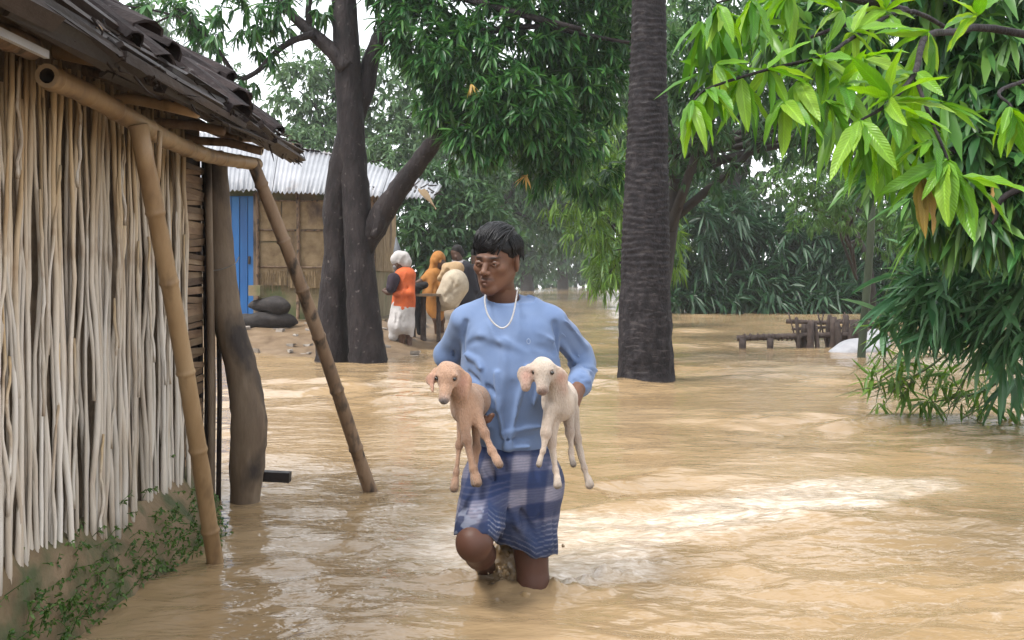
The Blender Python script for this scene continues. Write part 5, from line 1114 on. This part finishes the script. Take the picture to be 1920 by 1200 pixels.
# sleeves: gathered folds
for t in np.linspace(.05, .95, 7):
    a, c_ = m3(1098, 684, .11), m3(1086, 722, -.035); p = a * (1 - t) + c_ * t; s.ridge([p + [-.055, .02, .012], p + [0, -.055, .014 + g.normal(0, .004)], p + [.055, -.01, -.008]], .0075, g.choice([.006, .007, -.007, -.006]))
for a, c_, w_, am in [((1050, 620, -.06), (1085, 668, .03), .012, .008), ((1045, 640, -.05), (1078, 690, .05), .010, -.009), ((1062, 600, -.05), (1100, 650, .05), .012, .006), ((1040, 660, -.06), (1008, 650, -.10), .012, -.012), ((1042, 640, -.07), (1000, 620, -.11), .014, .006),
        ((870, 650, -.06), (905, 640, -.10), .010, -.014), ((872, 665, -.06), (900, 690, -.10), .012, .010), ((866, 640, -.05), (880, 610, -.07), .010, -.010), ((850, 620, .02), (836, 670, .08), .012, .008), ((862, 625, .0), (850, 675, .06), .010, -.007),
        ((930, 700, -.12), (948, 842, -.11), .014, .010), ((990, 690, -.12), (955, 842, -.11), .014, .009), ((945, 640, -.11), (940, 760, -.12), .020, .006), ((962, 720, -.12), (958, 835, -.12), .010, -.009), ((925, 760, -.11), (940, 840, -.11), .010, -.008), ((1010, 720, -.10), (985, 800, -.11), .012, .008), ((1020, 750, -.09), (1000, 830, -.10), .010, -.008), ((905, 700, -.09), (915, 800, -.10), .012, .007),
        ((935, 815, -.11), (1020, 800, -.08), .009, .007), ((930, 830, -.11), (1025, 815, -.08), .008, -.007), ((940, 842, -.11), (1010, 838, -.09), .008, .006), ((874, 604, -.05), (868, 660, -.03), .009, -.014), ((1040, 606, -.05), (1046, 664, -.02), .009, -.014), ((1052, 640, .0), (1090, 690, .06), .010, .009), ((915, 600, -.09), (935, 640, -.11), .016, .004), ((985, 596, -.09), (1000, 640, -.11), .018, -.005), ((900, 630, -.09), (990, 660, -.12), .02, .004), ((880, 700, -.06), (935, 740, -.11), .011, -.008), ((885, 720, -.06), (930, 770, -.11), .012, .008)]:
    mid = [(a[0] + c_[0]) / 2 + g.normal(0, 4), (a[1] + c_[1]) / 2 + g.normal(0, 3), (a[2] + c_[2]) / 2]; s.ridge([m3(*a), m3(*mid), m3(*c_)], w_ * .8, am * 1.9)
s.noise(17, .0052, 3); s.noise(36, .0038, 4, (1, 1, .5)); s.noise(75, .0010, 6, (.6, 1, 1))
s.cone(m3(942, 470, -.02), m3(944, 549, -.008), .0575, .0575, .003, sub=True)
def sc_(p):
    py = HY - (p[:, 2] - CAMH) / p[:, 1] * FPX; px = CX + p[:, 0] / p[:, 1] * FPX
    hem = (py - (846 + 4 * np.sin(px * .06) + 6 * np.exp(-((px - 950) / 14) ** 2))) / FPX * MD
    ax = norm(ra[1] - ra[0]); sl = np.where((p[:, 0] < m3(876, 0)[0]) & (py > 640), (p - m3(841, 672, .11)) @ ax, -1)
    cc = m3(944, 556, .0); rd = np.linalg.norm((p - cc)[:, :2], axis=1); col_ = np.where((rd < np.where(p[:, 1] < MD, .105, .078)) & (py < 600), (p - cc) @ norm(np.array([.03, -.36, 1.0])) , -1)
    col_ = np.where((rd < .12) & ((py < 546) | ((py < 561) & (px > 915) & (px < 964) & (p[:, 1] < MD))), .05, col_); sl = np.maximum(sl, col_)
    return np.maximum(np.where(p[:, 0] > -.5, hem, -1) * ((px > 870) & (px < 1062)) - 1 * ~((px > 870) & (px < 1062)), sl)
s.cut(sc_); V, F = s.mesh(1); shirt = part('shirt', V, F, SHIRT, man)
# ribbed collar and cuffs
def ringtube(c, ax, rx, ry, r, n=40, wob=0, tilt=None):
    ax = norm(ax); u = norm(np.cross(ax, [0, 1, 0.01])); v = np.cross(ax, u); a = np.linspace(0, 2 * np.pi, n, endpoint=False)
    c_ = np.array(c) + np.cos(a)[:, None] * u * rx + np.sin(a)[:, None] * v * ry
    V = []; k = 8
    for i in range(n):
        o = norm(c_[i] - c); 
        for j in range(k): V.append(c_[i] + r * (math.cos(2 * math.pi * j / k) * o + 1.7 * math.sin(2 * math.pi * j / k) * ax))
    F = [(i * k + j, ((i + 1) % n) * k + j, ((i + 1) % n) * k + (j + 1) % k, i * k + (j + 1) % k) for i in range(n) for j in range(k)]; return V, np.array(F)
V, F = ringtube(m3(1085, 722, -.032), norm(la[2] - la[1]), .0375, .0375, .006); part('cuff', V, F, SHIRT, shirt)
# small chest mark
V, F = ringtube(m3(991, 640, -.108), (0, 1, 0), .0055, .008, .0012, 16); part('chest_mark', V, F, mat('white_print', [(.34, .44, .66), (.40, .5, .72)], rough=.7), shirt)
# necklace: pale bead chain lying on the chest
CH = mat('pale_bead', [(.62, .6, .6), (.78, .77, .78)], scale=60, rough=.3)
pts = smooth_path([m3(911, 548, -.055), m3(909, 565, -.088), m3(914, 588, -.108), m3(926, 606, -.118), m3(941, 615, -.121), m3(954, 608, -.119), m3(962, 590, -.108), m3(967, 566, -.082), m3(970, 545, -.04)], 70); b = MB()
ico = bmesh.new(); bmesh.ops.create_icosphere(ico, subdivisions=1, radius=.0034); iv = np.array([v.co[:] for v in ico.verts]); iff = [[v.index for v in f.verts] for f in ico.faces]; ico.free()
for p in pts: b.add(iv + p + [0, -.004, 0], iff)
b.out('necklace', CH, man)
# --- lungi
s = SDF((-.30, 2.84, -.06), (.24, 3.52, .52), .0042)
s.cone(m3(966, 842, .005), m3(964, 905, .0), .118, .150, .05, flat=((0, 1, 0), 1.25))
s.cone(m3(925, 900, -.02), m3(891, 1004, -.245), .098, .066, .05); s.cone(m3(998, 900, .01), m3(1002, 1052, -.02), .090, .080, .05); s.cone(m3(955, 900, -.02), m3(962, 1040, -.03), .105, .085, .06); s.cone(m3(985, 900, .04), m3(985, 1045, .10), .10, .09, .06)
g = np.random.default_rng(19)
for a, c_, w_, am in [((912, 862, -.12), (958, 985, -.17), .012, -.018), ((922, 858, -.12), (972, 990, -.14), .013, .013), ((935, 856, -.12), (985, 985, -.12), .012, -.012), ((905, 880, -.13), (938, 990, -.25), .010, .010), ((900, 900, -.14), (915, 1000, -.28), .010, -.008), ((880, 940, -.2), (905, 1000, -.31), .010, .006), ((950, 855, -.12), (1005, 960, -.10), .012, .008), ((1000, 860, -.1), (1020, 1030, -.10), .012, -.008), ((1015, 870, -.08), (1030, 1030, -.07), .012, .008),
        ((920, 960, -.2), (950, 1025, -.14), .012, .014), ((935, 965, -.17), (965, 1030, -.12), .010, -.014), ((960, 970, -.13), (1000, 1040, -.11), .010, .010), ((975, 960, -.12), (1020, 1035, -.10), .010, -.009), ((925, 985, -.22), (1010, 1000, -.11), .009, .008), ((920, 1000, -.22), (1000, 1018, -.12), .008, -.008), ((868, 960, -.2), (915, 975, -.31), .008, .005), ((868, 985, -.2), (915, 992, -.32), .008, -.005), ((1030, 900, -.07), (1040, 1030, -.05), .010, -.007)]:
    mid = [(a[i] + c_[i]) / 2 for i in range(3)]; mid[0] += g.normal(0, 5); s.ridge([m3(*a), m3(*mid), m3(*c_)], w_, am)
s.noise(20, .0035, 8); s.noise(50, .0014, 9)
def lc(p):
    px = CX + p[:, 0] / p[:, 1] * FPX; py = HY - (p[:, 2] - CAMH) / p[:, 1] * FPX
    hem = np.interp(px, [860, 905, 917, 930, 965, 990, 1005, 1030, 1060], [1004, 999, 1006, 1018, 1028, 1040, 1050, 1042, 1040]) + 2 * np.sin(px * .21)
    return np.maximum((py - hem) / FPX * MD, (836 - py) / FPX * MD)
s.cut(lc); V, F = s.mesh(1)
px = CX + V[:, 0] / V[:, 1] * FPX; py = HY - (V[:, 2] - CAMH) / V[:, 1] * FPX
# woven checks: measured round the body and down the cloth
u = V[:, 0] * 1.0 - .25 * (V[:, 1] - 3.1) + .012 * wnoise(V, 12, 3); v = V[:, 2] + .25 * (V[:, 1] - 3.15) * 0 + .35 * np.maximum(0, .0 - u) * .3 + .008 * wnoise(V, 14, 4)
bx = .5 + .5 * np.sin(2 * np.pi * u / .098 + .6); bz = .5 + .5 * np.sin(2 * np.pi * v / .104 + 1.1)
k = sstep(.38, .72, bx) * sstep(.38, .72, bz); k2 = np.maximum(sstep(.4, .7, bx), sstep(.4, .7, bz)) * .16
th = sstep(.3, 1, np.sin(2 * np.pi * v / .0155)) * sstep(-.2, .8, wnoise(V * np.array([1, 1, 3]), 22, 7)) * .35
kk = np.clip((k * .62 + k2) * (1 + .25 * np.sin(2 * np.pi * v / .008)) + th * .5, 0, 1) * (.8 + .2 * wnoise(V, 30, 33))
col = blend(np.tile(np.array([.012, .032, .12]), (len(V), 1)), kk, (.38, .36, .45))
hem = np.interp(px, [860, 905, 917, 930, 965, 990, 1005, 1030, 1060], [1004, 999, 1006, 1018, 1028, 1040, 1050, 1042, 1040]); dh = (hem - py)
bord = sstep(75, 60, dh) * (px > 915); stp = sstep(.55, .95, np.sin(2 * np.pi * dh / 9.5)) * bord * sstep(-.9, .5, wnoise(V, 18, 21))
col = blend(col, bord * .85, (.018, .044, .14)); col = blend(col, stp * .6, (.50, .50, .60))
lace = sstep(52, 44, dh) * (px < 906) * sstep(.1, .5, wnoise(V, 130, 12)); col = blend(col, lace * .8, (.33, .36, .48))
col = col * (1 - .38 * sstep(46, 12, dh + 9 * wnoise(V, 26, 41)))[:, None]      # soaked hem
part('lungi', V, F, LUNGI, man, col=col)

# ================================================================ two kid goats
FUR = mat('kid_fur', [(.86, .86, .86), (1, 1, 1), (1.08, 1.08, 1.08)], scale=60, rough=.75, bump=.9, bscale=260, bdist=.006, stretch=(1, 1, .4), attr=True, sheen=.2, sss=.05)
GEYE = mat('kid_eye', [(.012, .009, .008), (.02, .015, .012)], rough=.12, bump=0, spec=.7)
def kid(label, sk, mz, ears, neck, chest, rump, legs, base, dark, warm, seed, bodyr=.048):
    """sk skull centre, mz muzzle tip, ears [(root, mid, tip)], legs [(joint..., hoof)]; all (px, py, d)"""
    sk, mz = P(*sk), P(*mz); nk = [P(*q) for q in neck]; ch, rp = P(*chest), P(*rump); lg = [[P(*q) for q in l] for l in legs]; er = [[P(*q) for q in e] for e in ears]
    allp = np.array([sk, mz, ch, rp] + [q for l in lg for q in l] + [q for e in er for q in e]); s = SDF(allp.min(0) - .09, allp.max(0) + .09, .0034)
    f = norm(mz - sk); up = norm(np.array([0, -.25, 1.0]) - f * (np.array([0, -.25, 1.0]) @ f)); rt = np.cross(f, up)
    s.ell(sk, (.034, .034, .036), k=.02); s.ell(sk + f * .018 + up * .004, (.028, .028, .03), k=.02)
    s.cone(sk + f * .02, sk + f * .058, .024, .0165, .014); s.cone(sk + f * .055, mz - f * .012, .0165, .0135, .010); s.ell(mz - f * .013, np.array([.0165, .014, .0135]), k=.008)
    for q in (-1, 1): s.ell(sk + f * .016 + rt * q * .023 + up * .015, (.0125, .0125, .010), k=.008); s.ell(mz + rt * q * .008 + up * .012 - f * .004, (.0038, .0038, .0038), k=.003, sub=True); s.ell(sk + f * .028 + rt * q * .0315 + up * .019, (.008, .008, .007), k=.004, sub=True)
    s.ridge([mz - f * .006 - rt * .014 - up * .006, mz + f * .004 - up * .004, mz - f * .006 + rt * .014 - up * .006], .003, -.003)
    for e in er:
        fl = norm(np.cross(e[2] - e[0], [0, 0.3, 1]) + [0, .6, 0]); s.chain(e, [.009, .020, .007], .005, flat=((.25, 1, .1), 3.2))
    s.chain([sk - f * .012 - up * .012] + nk + [ch], [.026] + [.024 + .006 * i for i in range(len(nk))] + [.042], .025)
    mid = (ch + rp) / 2; s.cone(ch, mid, .044, bodyr, .03); s.cone(mid, rp, bodyr, .042, .03); s.cone(ch + [0, -.01, -.02], ch + [0, .0, .02], .037, .036, .03)
    for i, l in enumerate(lg):
        n = len(l); rr = [.023, .0118, .0088, .0104][:n] if n == 4 else np.linspace(.026, .012, n)
        s.chain(l, list(rr), .012); s.ell(l[1], (.0138, .0138, .017), k=.008); s.ell(l[2], (.0108, .0108, .012), k=.005)
        hd = norm(l[-1] - l[-2]); s.cone(l[-1], l[-1] + hd * .020 + [0, -.006, 0], .0105, .0120, .005); s.ridge([l[-1] + hd * .006 + [0, -.022, 0], l[-1] + hd * .045 + [0, -.02, 0]], .0035, -.007)
    s.noise(60, .0020, seed, (1, 1, .5)); s.noise(20, .0020, seed + 1); s.noise(150, .0009, seed + 2, (1, 1, .35))
    for i in range(4):
        t = .15 + .2 * i; p = ch * (1 - t) + rp * t; s.ridge([p + [-.06, 0, .02], p + [-.03, -.03, -.05], p + [.03, 0, -.06]], .006, -.003)
    V, F = s.mesh(1); c = np.tile(np.array(base, float), (len(V), 1)) * (1 + .15 * wnoise(V, 24, seed) + .10 * wnoise(V * np.array([1, 1, .4]), 95, seed + 5))[:, None]
    def near(p, r): return np.exp(-(np.linalg.norm(V - p, axis=1) / r) ** 2)
    c = blend(c, np.clip(1.1 * near(mz, .022), 0, .9), dark)
    for q in (-1, 1): c = blend(c, .6 * near(sk + f * .027 + rt * q * .030 + up * .018, .013), warm); c = blend(c, .7 * near(mz + rt * q * .008 + up * .012, .007), (.05, .03, .025))
    for e in er: c = blend(c, .75 * near(e[1] + [0, -.012, 0], .022) + .4 * near(e[2], .018) - .0, (.62, .32, .24))
    for l in lg:
        c = blend(c, .5 * near(l[1], .022), warm); hd = norm(l[-1] - l[-2]); c = blend(c, np.clip(1.3 * near(l[-1] + hd * .027, .017), 0, .95), (.035, .025, .02)); c = blend(c, .35 * near(l[2], .02), warm)
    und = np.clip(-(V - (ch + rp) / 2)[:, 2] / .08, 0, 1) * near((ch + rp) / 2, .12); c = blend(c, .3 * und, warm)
    t = thing('kid_goat', label, 'goat', tuple(rp), 'kid goats carried by the wading man'); part('body', V, F, FUR, t, col=c)
    for q in (-1, 1):
        e = sk + f * .0255 + rt * q * .0275 + up * .0165; part('eye', iv * (.0068 / .0034) + e, np.array(iff), GEYE, t)
    return t
kid('reddish-cream kid goat with grey-tipped muzzle, held on the side of the rolled short sleeve', (838, 702, 2.99), (832, 756, 2.93), [((816, 694, 2.99), (808, 712, 2.98), (811, 734, 2.96)), ((858, 694, 3.0), (869, 714, 3.01), (868, 738, 3.0))],
    [(856, 716, 3.03), (868, 738, 3.05)], (877, 760, 3.07), (893, 742, 3.24), [((886, 768, 3.04), (909, 812, 3.01), (922, 846, 2.99), (930, 860, 2.98)), ((868, 775, 3.03), (874, 825, 3.0), (887, 878, 2.99), (892, 893, 2.985)), ((866, 782, 3.12), (861, 835, 3.09), (855, 885, 3.06), (853, 902, 3.05)), ((893, 788, 3.13), (893, 840, 3.10), (888, 880, 3.08), (889, 894, 3.07))],
    (.54, .325, .21), (.17, .16, .17), (.19, .085, .048), 3)
kid('whitish kid goat with pink drooping ear, held on the side of the long bunched sleeve', (1019, 692, 2.99), (1017, 738, 2.93), [((997, 690, 2.99), (987, 704, 2.98), (986, 726, 2.96)), ((1040, 688, 3.0), (1052, 706, 3.02), (1057, 730, 3.02))],
    [(1036, 706, 3.03), (1044, 726, 3.05)], (1047, 752, 3.07), (1058, 742, 3.24), [((1030, 768, 3.03), (1024, 812, 3.0), (1018, 846, 2.985), (1014, 858, 2.98)), ((1037, 782, 3.05), (1035, 830, 3.03), (1042, 882, 3.01), (1044, 896, 3.0)), ((1066, 768, 3.10), (1069, 812, 3.08), (1071, 848, 3.06), (1073, 858, 3.05)), ((1073, 768, 3.14), (1082, 822, 3.11), (1095, 878, 3.07), (1101, 896, 3.06))],
    (.72, .59, .48), (.27, .155, .115), (.28, .155, .095), 13)

# ================================================================ water thrown up behind the lifted foot
SPL = mat('muddy_splash', [(.40, .26, .12), (.50, .34, .18), (.70, .54, .38)], scale=40, rough=.12, bump=.3, bscale=90, spec=.5)
c = P(948, 1070, 3.40); s = SDF((c[0] - .2, 3.18, -.06), (c[0] + .30, 3.6, .26), .005)
s.ell((c[0], 3.40, .03), (.064, .045, .095), k=.02); s.ell((c[0] + .02, 3.40, .07), (.042, .035, .045), k=.02); s.ell((c[0] - .01, 3.38, -.01), (.10, .07, .035), k=.03); s.noise(45, .008, 3); s.noise(110, .0045, 4)
g = np.random.default_rng(5)
for i in range(70):
    q = np.array([c[0] + g.normal(.0, .07), 3.37 + g.normal(0, .05), abs(g.normal(.05, .05))]); s.ell(q, np.array([1, 1, 1.2]) * g.uniform(.004, .010), k=.006)
V, F = s.mesh(1); tag(part('splash', V, F, SPL, origin=(c[0], 3.4, 0)), 'muddy splash of water thrown up behind the lifted knee', 'splash', None, 'stuff')

c = np.array([kl[0], 3.245, 0]); s = SDF((c[0] - .2, 3.0, -.05), (c[0] + .22, 3.5, .08), .005)      # collar of broken water round the planted leg
for i in range(40):
    t = g.uniform(0, 6.28); q = c + np.array([.062 * math.cos(t), .062 * math.sin(t), 0]) * g.uniform(.85, 1.35); s.ell(q, np.array([g.uniform(.012, .03), g.uniform(.010, .022), g.uniform(.006, .016)]), k=.014)
s.noise(70, .004, 13); s.noise(150, .002, 14); V, F = s.mesh(1); tag(part('splash', V, F, SPL, origin=c), 'thin collar of broken water round the planted leg', 'splash', None, 'stuff')
# ================================================================ villagers on the bank
CL = {}
def cloth(nm, c, sc=8): 
    if nm not in CL: c = np.array(c); CL[nm] = mat(nm, [tuple(c * .75), tuple(c), tuple(np.minimum(c * 1.2, .95))], scale=sc, rough=.85, bump=.3, bscale=30, bdist=.01)
    return CL[nm]
VSK = mat('villager_skin', [(.085, .042, .026), (.12, .060, .038), (.16, .085, .055)], scale=9, rough=.55, bump=.1)
def villager(label, d, body, wear, seed=0, name='person'):
    """body: [(a, b, ra, rb)] in photo pixels/metres; wear: [(part name, material, [(a, b, ra, rb)], folds)]"""
    def pt(q): return P(q[0], q[1], d + (q[2] if len(q) > 2 else 0))
    A = np.array([pt(q) for c in body for q in c[:2]]); t = thing(name, label, 'person', (A[:, 0].mean(), d, A[:, 2].min()), 'villagers gathered by the house corner')
    def build(prims, nz, folds, vox=.011, fl=None):
        Q = np.array([pt(q) for c in prims for q in c[:2]]); r = max(max(c[2], c[3]) for c in prims); s = SDF(Q.min(0) - r - .05, Q.max(0) + r + .05, vox)
        for c in prims: s.cone(pt(c[0]), pt(c[1]), c[2], c[3], c[4] if len(c) > 4 else .035)
        g = np.random.default_rng(seed + len(prims))
        for i in range(folds):
            a = Q.min(0) + g.uniform(0, 1, 3) * (Q.max(0) - Q.min(0)); s.ridge([a + [0, -r * .9, 0], a + [g.normal(0, .03), -r * .9, -g.uniform(.1, .25)]], .018, g.choice([-.016, .014]))
        if nz: s.noise(14, nz, seed)
        return s.mesh(1)
    V, F = build(body, .002, 0); part('body', V, F, VSK, t)
    for nm, m_, pr, fo in wear: V, F = build(pr, .006, fo); part(nm, V, F, m_, t)
    return t
ORG = cloth('orange_cloth', (.80, .16, .045)); WHT = cloth('white_cloth', (.70, .66, .64)); OCH = cloth('ochre_cloth', (.52, .22, .05)); NAV = cloth('dark_navy_cloth', (.018, .017, .028)); GRY = cloth('grey_cloth', (.42, .38, .38)); BLK = cloth('black_cloth', (.012, .011, .013)); TAN = cloth('tan_cloth', (.55, .37, .20)); HRD = cloth('dark_hair', (.012, .010, .010), 30); BRD = cloth('grey_beard', (.30, .28, .28), 30)
villager('old villager in orange shirt, white wrap and white cap clutching a dark bundle', 13.9,
    [((749, 489), (747, 497), .088, .078), ((743, 496, -.02), (739, 499, -.03), .03, .018), ((752, 505), (756, 518), .05, .06), ((758, 522), (757, 568), .13, .13), ((752, 575), (754, 625, -.05), .075, .05), ((754, 625, -.05), (753, 656, 0), .05, .038), ((753, 656, 0), (744, 658, -.03), .038, .028), ((762, 575), (768, 622), .075, .05), ((768, 622), (767, 652), .048, .036), ((767, 652), (758, 654), .036, .028), ((768, 522, .02), (768, 550, -.1), .045, .04), ((768, 550, -.1), (726, 549, -.16), .038, .03), ((728, 549, -.16), (718, 545, -.16), .032, .022), ((748, 522, .1), (738, 548, .1), .045, .04), ((738, 548, .1), (722, 543, -.02), .036, .028)],
    [('cap', WHT, [((748, 482), (755, 484), .090, .098), ((744, 487, 0), (760, 491, 0), .092, .09, .01), ((758, 489), (762, 494), .07, .05)], 3), ('shirt', ORG, [((759, 518), (757, 562), .145, .155), ((757, 562), (756, 576), .158, .165), ((768, 520, .0), (769, 550, -.1), .068, .06), ((769, 550, -.1), (742, 552, -.15), .056, .05), ((748, 520, .1), (738, 546, .1), .06, .05), ((754, 512), (768, 516), .07, .075)], 16),
     ('wrap', WHT, [((756, 576), (752, 606), .165, .185), ((748, 606), (738, 630, -.02), .13, .07), ((762, 600), (770, 628), .11, .05)], 18), ('beard', BRD, [((742, 500, -.03), (744, 505, -.02), .045, .035)], 0)], 1)
villager('villager woman in ochre head scarf reaching out over the wooden stand', 14.8,
    [((824, 487), (826, 497), .085, .075), ((827, 493, -.08), (828, 497, -.08), .02, .015), ((822, 500), (816, 515), .045, .055), ((814, 520), (812, 562), .11, .11), ((806, 514), (788, 528, -.1), .042, .036), ((788, 528, -.1), (768, 533, -.15), .034, .026), ((822, 516), (830, 540, -.1), .042, .036), ((830, 540, -.1), (842, 535, -.15), .034, .026), ((810, 565), (818, 598, -.06), .075, .055), ((818, 598, -.06), (820, 632), .048, .036), ((820, 632), (826, 636, -.08), .036, .026), ((818, 565, .1), (828, 600, .1), .07, .05), ((828, 600, .1), (828, 630, .15), .045, .034)],
    [('head_scarf', OCH, [((822, 482), (819, 488), .102, .10), ((817, 492), (812, 512), .085, .09), ((829, 484), (830, 500, .04), .05, .05)], 10), ('dress', OCH, [((814, 516), (811, 550), .135, .14), ((811, 550), (816, 580), .145, .13), ((806, 514), (794, 524, -.07), .06, .055), ((820, 516), (829, 536, -.1), .06, .052), ((816, 580), (820, 592, -.03), .12, .1)], 16)], 2)
villager('villager with bare cropped head and grey scarf behind the big pale sack', 15.1,
    [((856, 473), (858, 484), .088, .075), ((855, 482, -.08), (856, 485, -.08), .02, .014), ((860, 490), (863, 502), .05, .06), ((866, 512), (870, 565), .13, .13), ((854, 510), (846, 535, -.15), .045, .038), ((846, 535, -.15), (836, 522, -.3), .036, .028), ((864, 572), (862, 610, -.05), .08, .055), ((862, 610, -.05), (862, 632), .05, .038), ((862, 632), (856, 635, -.08), .036, .026), ((876, 572), (880, 612), .08, .055), ((880, 612), (880, 630), .05, .038)],
    [('hair', HRD, [((857, 469), (860, 475, .02), .090, .084)], 0), ('scarf', GRY, [((851, 495, -.06), (866, 496, -.06), .05, .05), ((868, 494), (872, 520, -.06), .055, .05)], 6), ('jacket', NAV, [((867, 508), (871, 560), .16, .165), ((856, 508), (848, 532, -.14), .065, .055), ((880, 510), (890, 545), .075, .065), ((871, 560), (870, 585), .165, .15)], 10)], 3)
villager('villager in dark navy clothes half hidden behind the wading man', 15.8,
    [((893, 482), (892, 492), .088, .078), ((893, 498), (892, 508), .05, .06), ((892, 515), (892, 565), .13, .13), ((886, 570), (885, 600), .08, .055), ((885, 600), (885, 627), .05, .038), ((898, 570), (900, 600), .08, .055), ((900, 600), (900, 627), .05, .038), ((878, 515), (874, 548), .05, .04), ((874, 548), (878, 572, -.1), .038, .03), ((906, 515), (910, 550), .05, .04)],
    [('hair', HRD, [((893, 476), (895, 484, .03), .092, .086)], 0), ('jacket', NAV, [((892, 512), (892, 562), .165, .17), ((878, 514), (874, 546), .075, .062), ((906, 514), (910, 548), .075, .062), ((892, 560), (892, 585), .17, .16)], 10)], 4)
def blob(name, label, cat, prims, m_, folds=8, vox=.012, nz=.008, seed=0):
    Q = np.array([P(*q) for c in prims for q in c[:2]]); r = max(max(c[2], c[3]) for c in prims); s = SDF(Q.min(0) - r - .06, Q.max(0) + r + .06, vox); g = np.random.default_rng(seed)
    for c in prims: s.cone(P(*c[0]), P(*c[1]), c[2], c[3], .05)
    for i in range(folds):
        a = Q.min(0) + g.uniform(0, 1, 3) * (Q.max(0) - Q.min(0)); s.ridge([a + [g.normal(0, .1), -r * .9, .1], a + [g.normal(0, .1), -r, -.12]], .022, g.choice([-.02, .016]))
    s.noise(11, nz, seed); V, F = s.mesh(1); return tag(part(name, V, F, m_, origin=(Q[:, 0].mean(), Q[:, 1].mean(), V[:, 2].min())), label, cat)
blob('sack', 'large pale cream sack bulging beside the ochre-dressed woman', 'sack', [((852, 530, 14.4), (840, 560, 14.4), .19, .17), ((838, 556, 14.4), (830, 578, 14.4), .15, .05), ((858, 540, 14.4), (850, 565, 14.4), .16, .10)], cloth('cream_sack', (.66, .56, .42)), 12, seed=3)
blob('shawl', 'crumpled tan shawl heaped on top of the pale cream sack', 'shawl', [((858, 503, 14.5), (840, 510, 14.45), .09, .09), ((840, 510, 14.45), (826, 522, 14.4), .09, .055), ((850, 500, 14.5), (835, 500, 14.5), .06, .05)], TAN, 12, seed=4)
blob('bundle', 'dark purple bundle hugged against the orange shirt', 'bundle', [((738, 524, 13.75), (733, 540, 13.72), .085, .075)], cloth('plum_cloth', (.035, .02, .035)), 4, seed=5)
blob('black_cloth', 'long black cloth hanging down off the wooden stand', 'cloth', [((797, 535, 14.3), (782, 540, 14.3), .055, .065), ((780, 542, 14.3), (778, 575, 14.3), .07, .06), ((778, 575, 14.3), (786, 624, 14.3), .06, .03)], BLK, 8, seed=6)
ws = thing('wooden_stand', 'rough wooden stand on dark posts between the orange and ochre villagers', 'stand', P(800, 646, 14.3))
for px in (776, 794, 823): MB().tube(smooth_path([P(px, 556, 14.3), P(px - 1, 600, 14.3), P(px, 655, 14.3)], 7), .045 if px == 794 else .03, 8, jitter=.08, seed=px).out('leg', DRIFT, ws)
MB().box(P(800, 553, 14.35), (.42, .3, .035)).out('top_board', WOOD_M, ws, smooth=False)
cp = thing('capped_post', 'small grey post with pointed cap standing by the house corner', 'post', (P(745, 480, 15.2)[0], 15.2, .3))  # plain grey post with a pointed cap
x = P(745, 480, 15.2)[0]; GM = mat('grey_plaster', [(.14, .15, .17), (.22, .235, .26)], scale=6, rough=.7)
MB().tube([(x, 15.2, .25), (x, 15.2, 1.2), (x, 15.2, 1.36)], [.05, .05, .06], 8).out('post', GM, cp); MB().tube([(x, 15.2, 1.36), (x, 15.2, 1.42), (x - .02, 15.2, 1.64)], [.065, .06, .006], 8).out('cap', GM, cp)
# ================================================================ weeds at the foot of the cane wall
g = np.random.default_rng(55); WEED = leaf_mat('weed_leaf', [(.04, .10, .025), (.08, .16, .04), (.14, .22, .07)], rough=.45, trans=.35); pos, dr = [], []; wb = MB()
for i in range(300):
    y = g.choice([g.normal(2.75, .2), g.normal(3.15, .2), g.normal(3.55, .14), g.normal(3.85, .12)]); 
    if not 2.2 < y < 4.1: continue
    wd_ = 1 + .9 * float(sstep(3.0, 3.7, y)) - float(sstep(3.85, 4.3, y)); z = abs(g.normal(0, .09)) if g.random() < .8 else g.uniform(.05, .26); ox = np.interp(z, [0, .06, .16, .235, .3], [.105, .085, .055, .03, .0]) * wd_
    p = np.array([XW - .012 + ox, y, z]); e = p + [g.uniform(.01, .05), g.normal(0, .03), g.uniform(-.01, .06)]; wb.tube([p, e], [.0015, .001], 3, False)
    for j in range(6): t = g.uniform(.2, 1); pos.append(p * (1 - t) + e * t); dr.append(norm(g.normal(0, 1, 3) + [.6, -.3, .2]))
V, F = leaf_batch(np.array(pos), np.array(dr), g.uniform(.008, .022, len(pos)), .010, .3, 2, g.normal(0, .6, len(pos)))
wv = np.concatenate(wb.V); V2 = np.concatenate([V, wv]); F2_ = [tuple(f) for f in F] + [tuple(q + len(V) for q in f) for f in wb.F]
tag(part('weeds', V2, F2_, WEED, origin=(XW, 3.2, 0)), 'small green weeds creeping along the foot of the cane wall', 'weeds', None, 'stuff')
# ================================================================ damp air
hz = bpy.data.materials.new('damp_air'); hz.use_nodes = True; nt = hz.node_tree; nt.nodes.remove(nt.nodes['Principled BSDF'])
pv = nt.nodes.new('ShaderNodeVolumePrincipled'); pv.inputs['Color'].default_value = (.90, .95, 1, 1); pv.inputs['Density'].default_value = .0009; pv.inputs['Anisotropy'].default_value = .2
nt.links.new(pv.outputs[0], nt.nodes['Material Output'].inputs['Volume'])
V, F = boxm((0, 180, 12.5), (900, 500, 28)); hb = part('haze', V, F, hz, smooth=False); tag(hb, 'thin pale haze filling the damp air', 'haze', None, 'stuff')
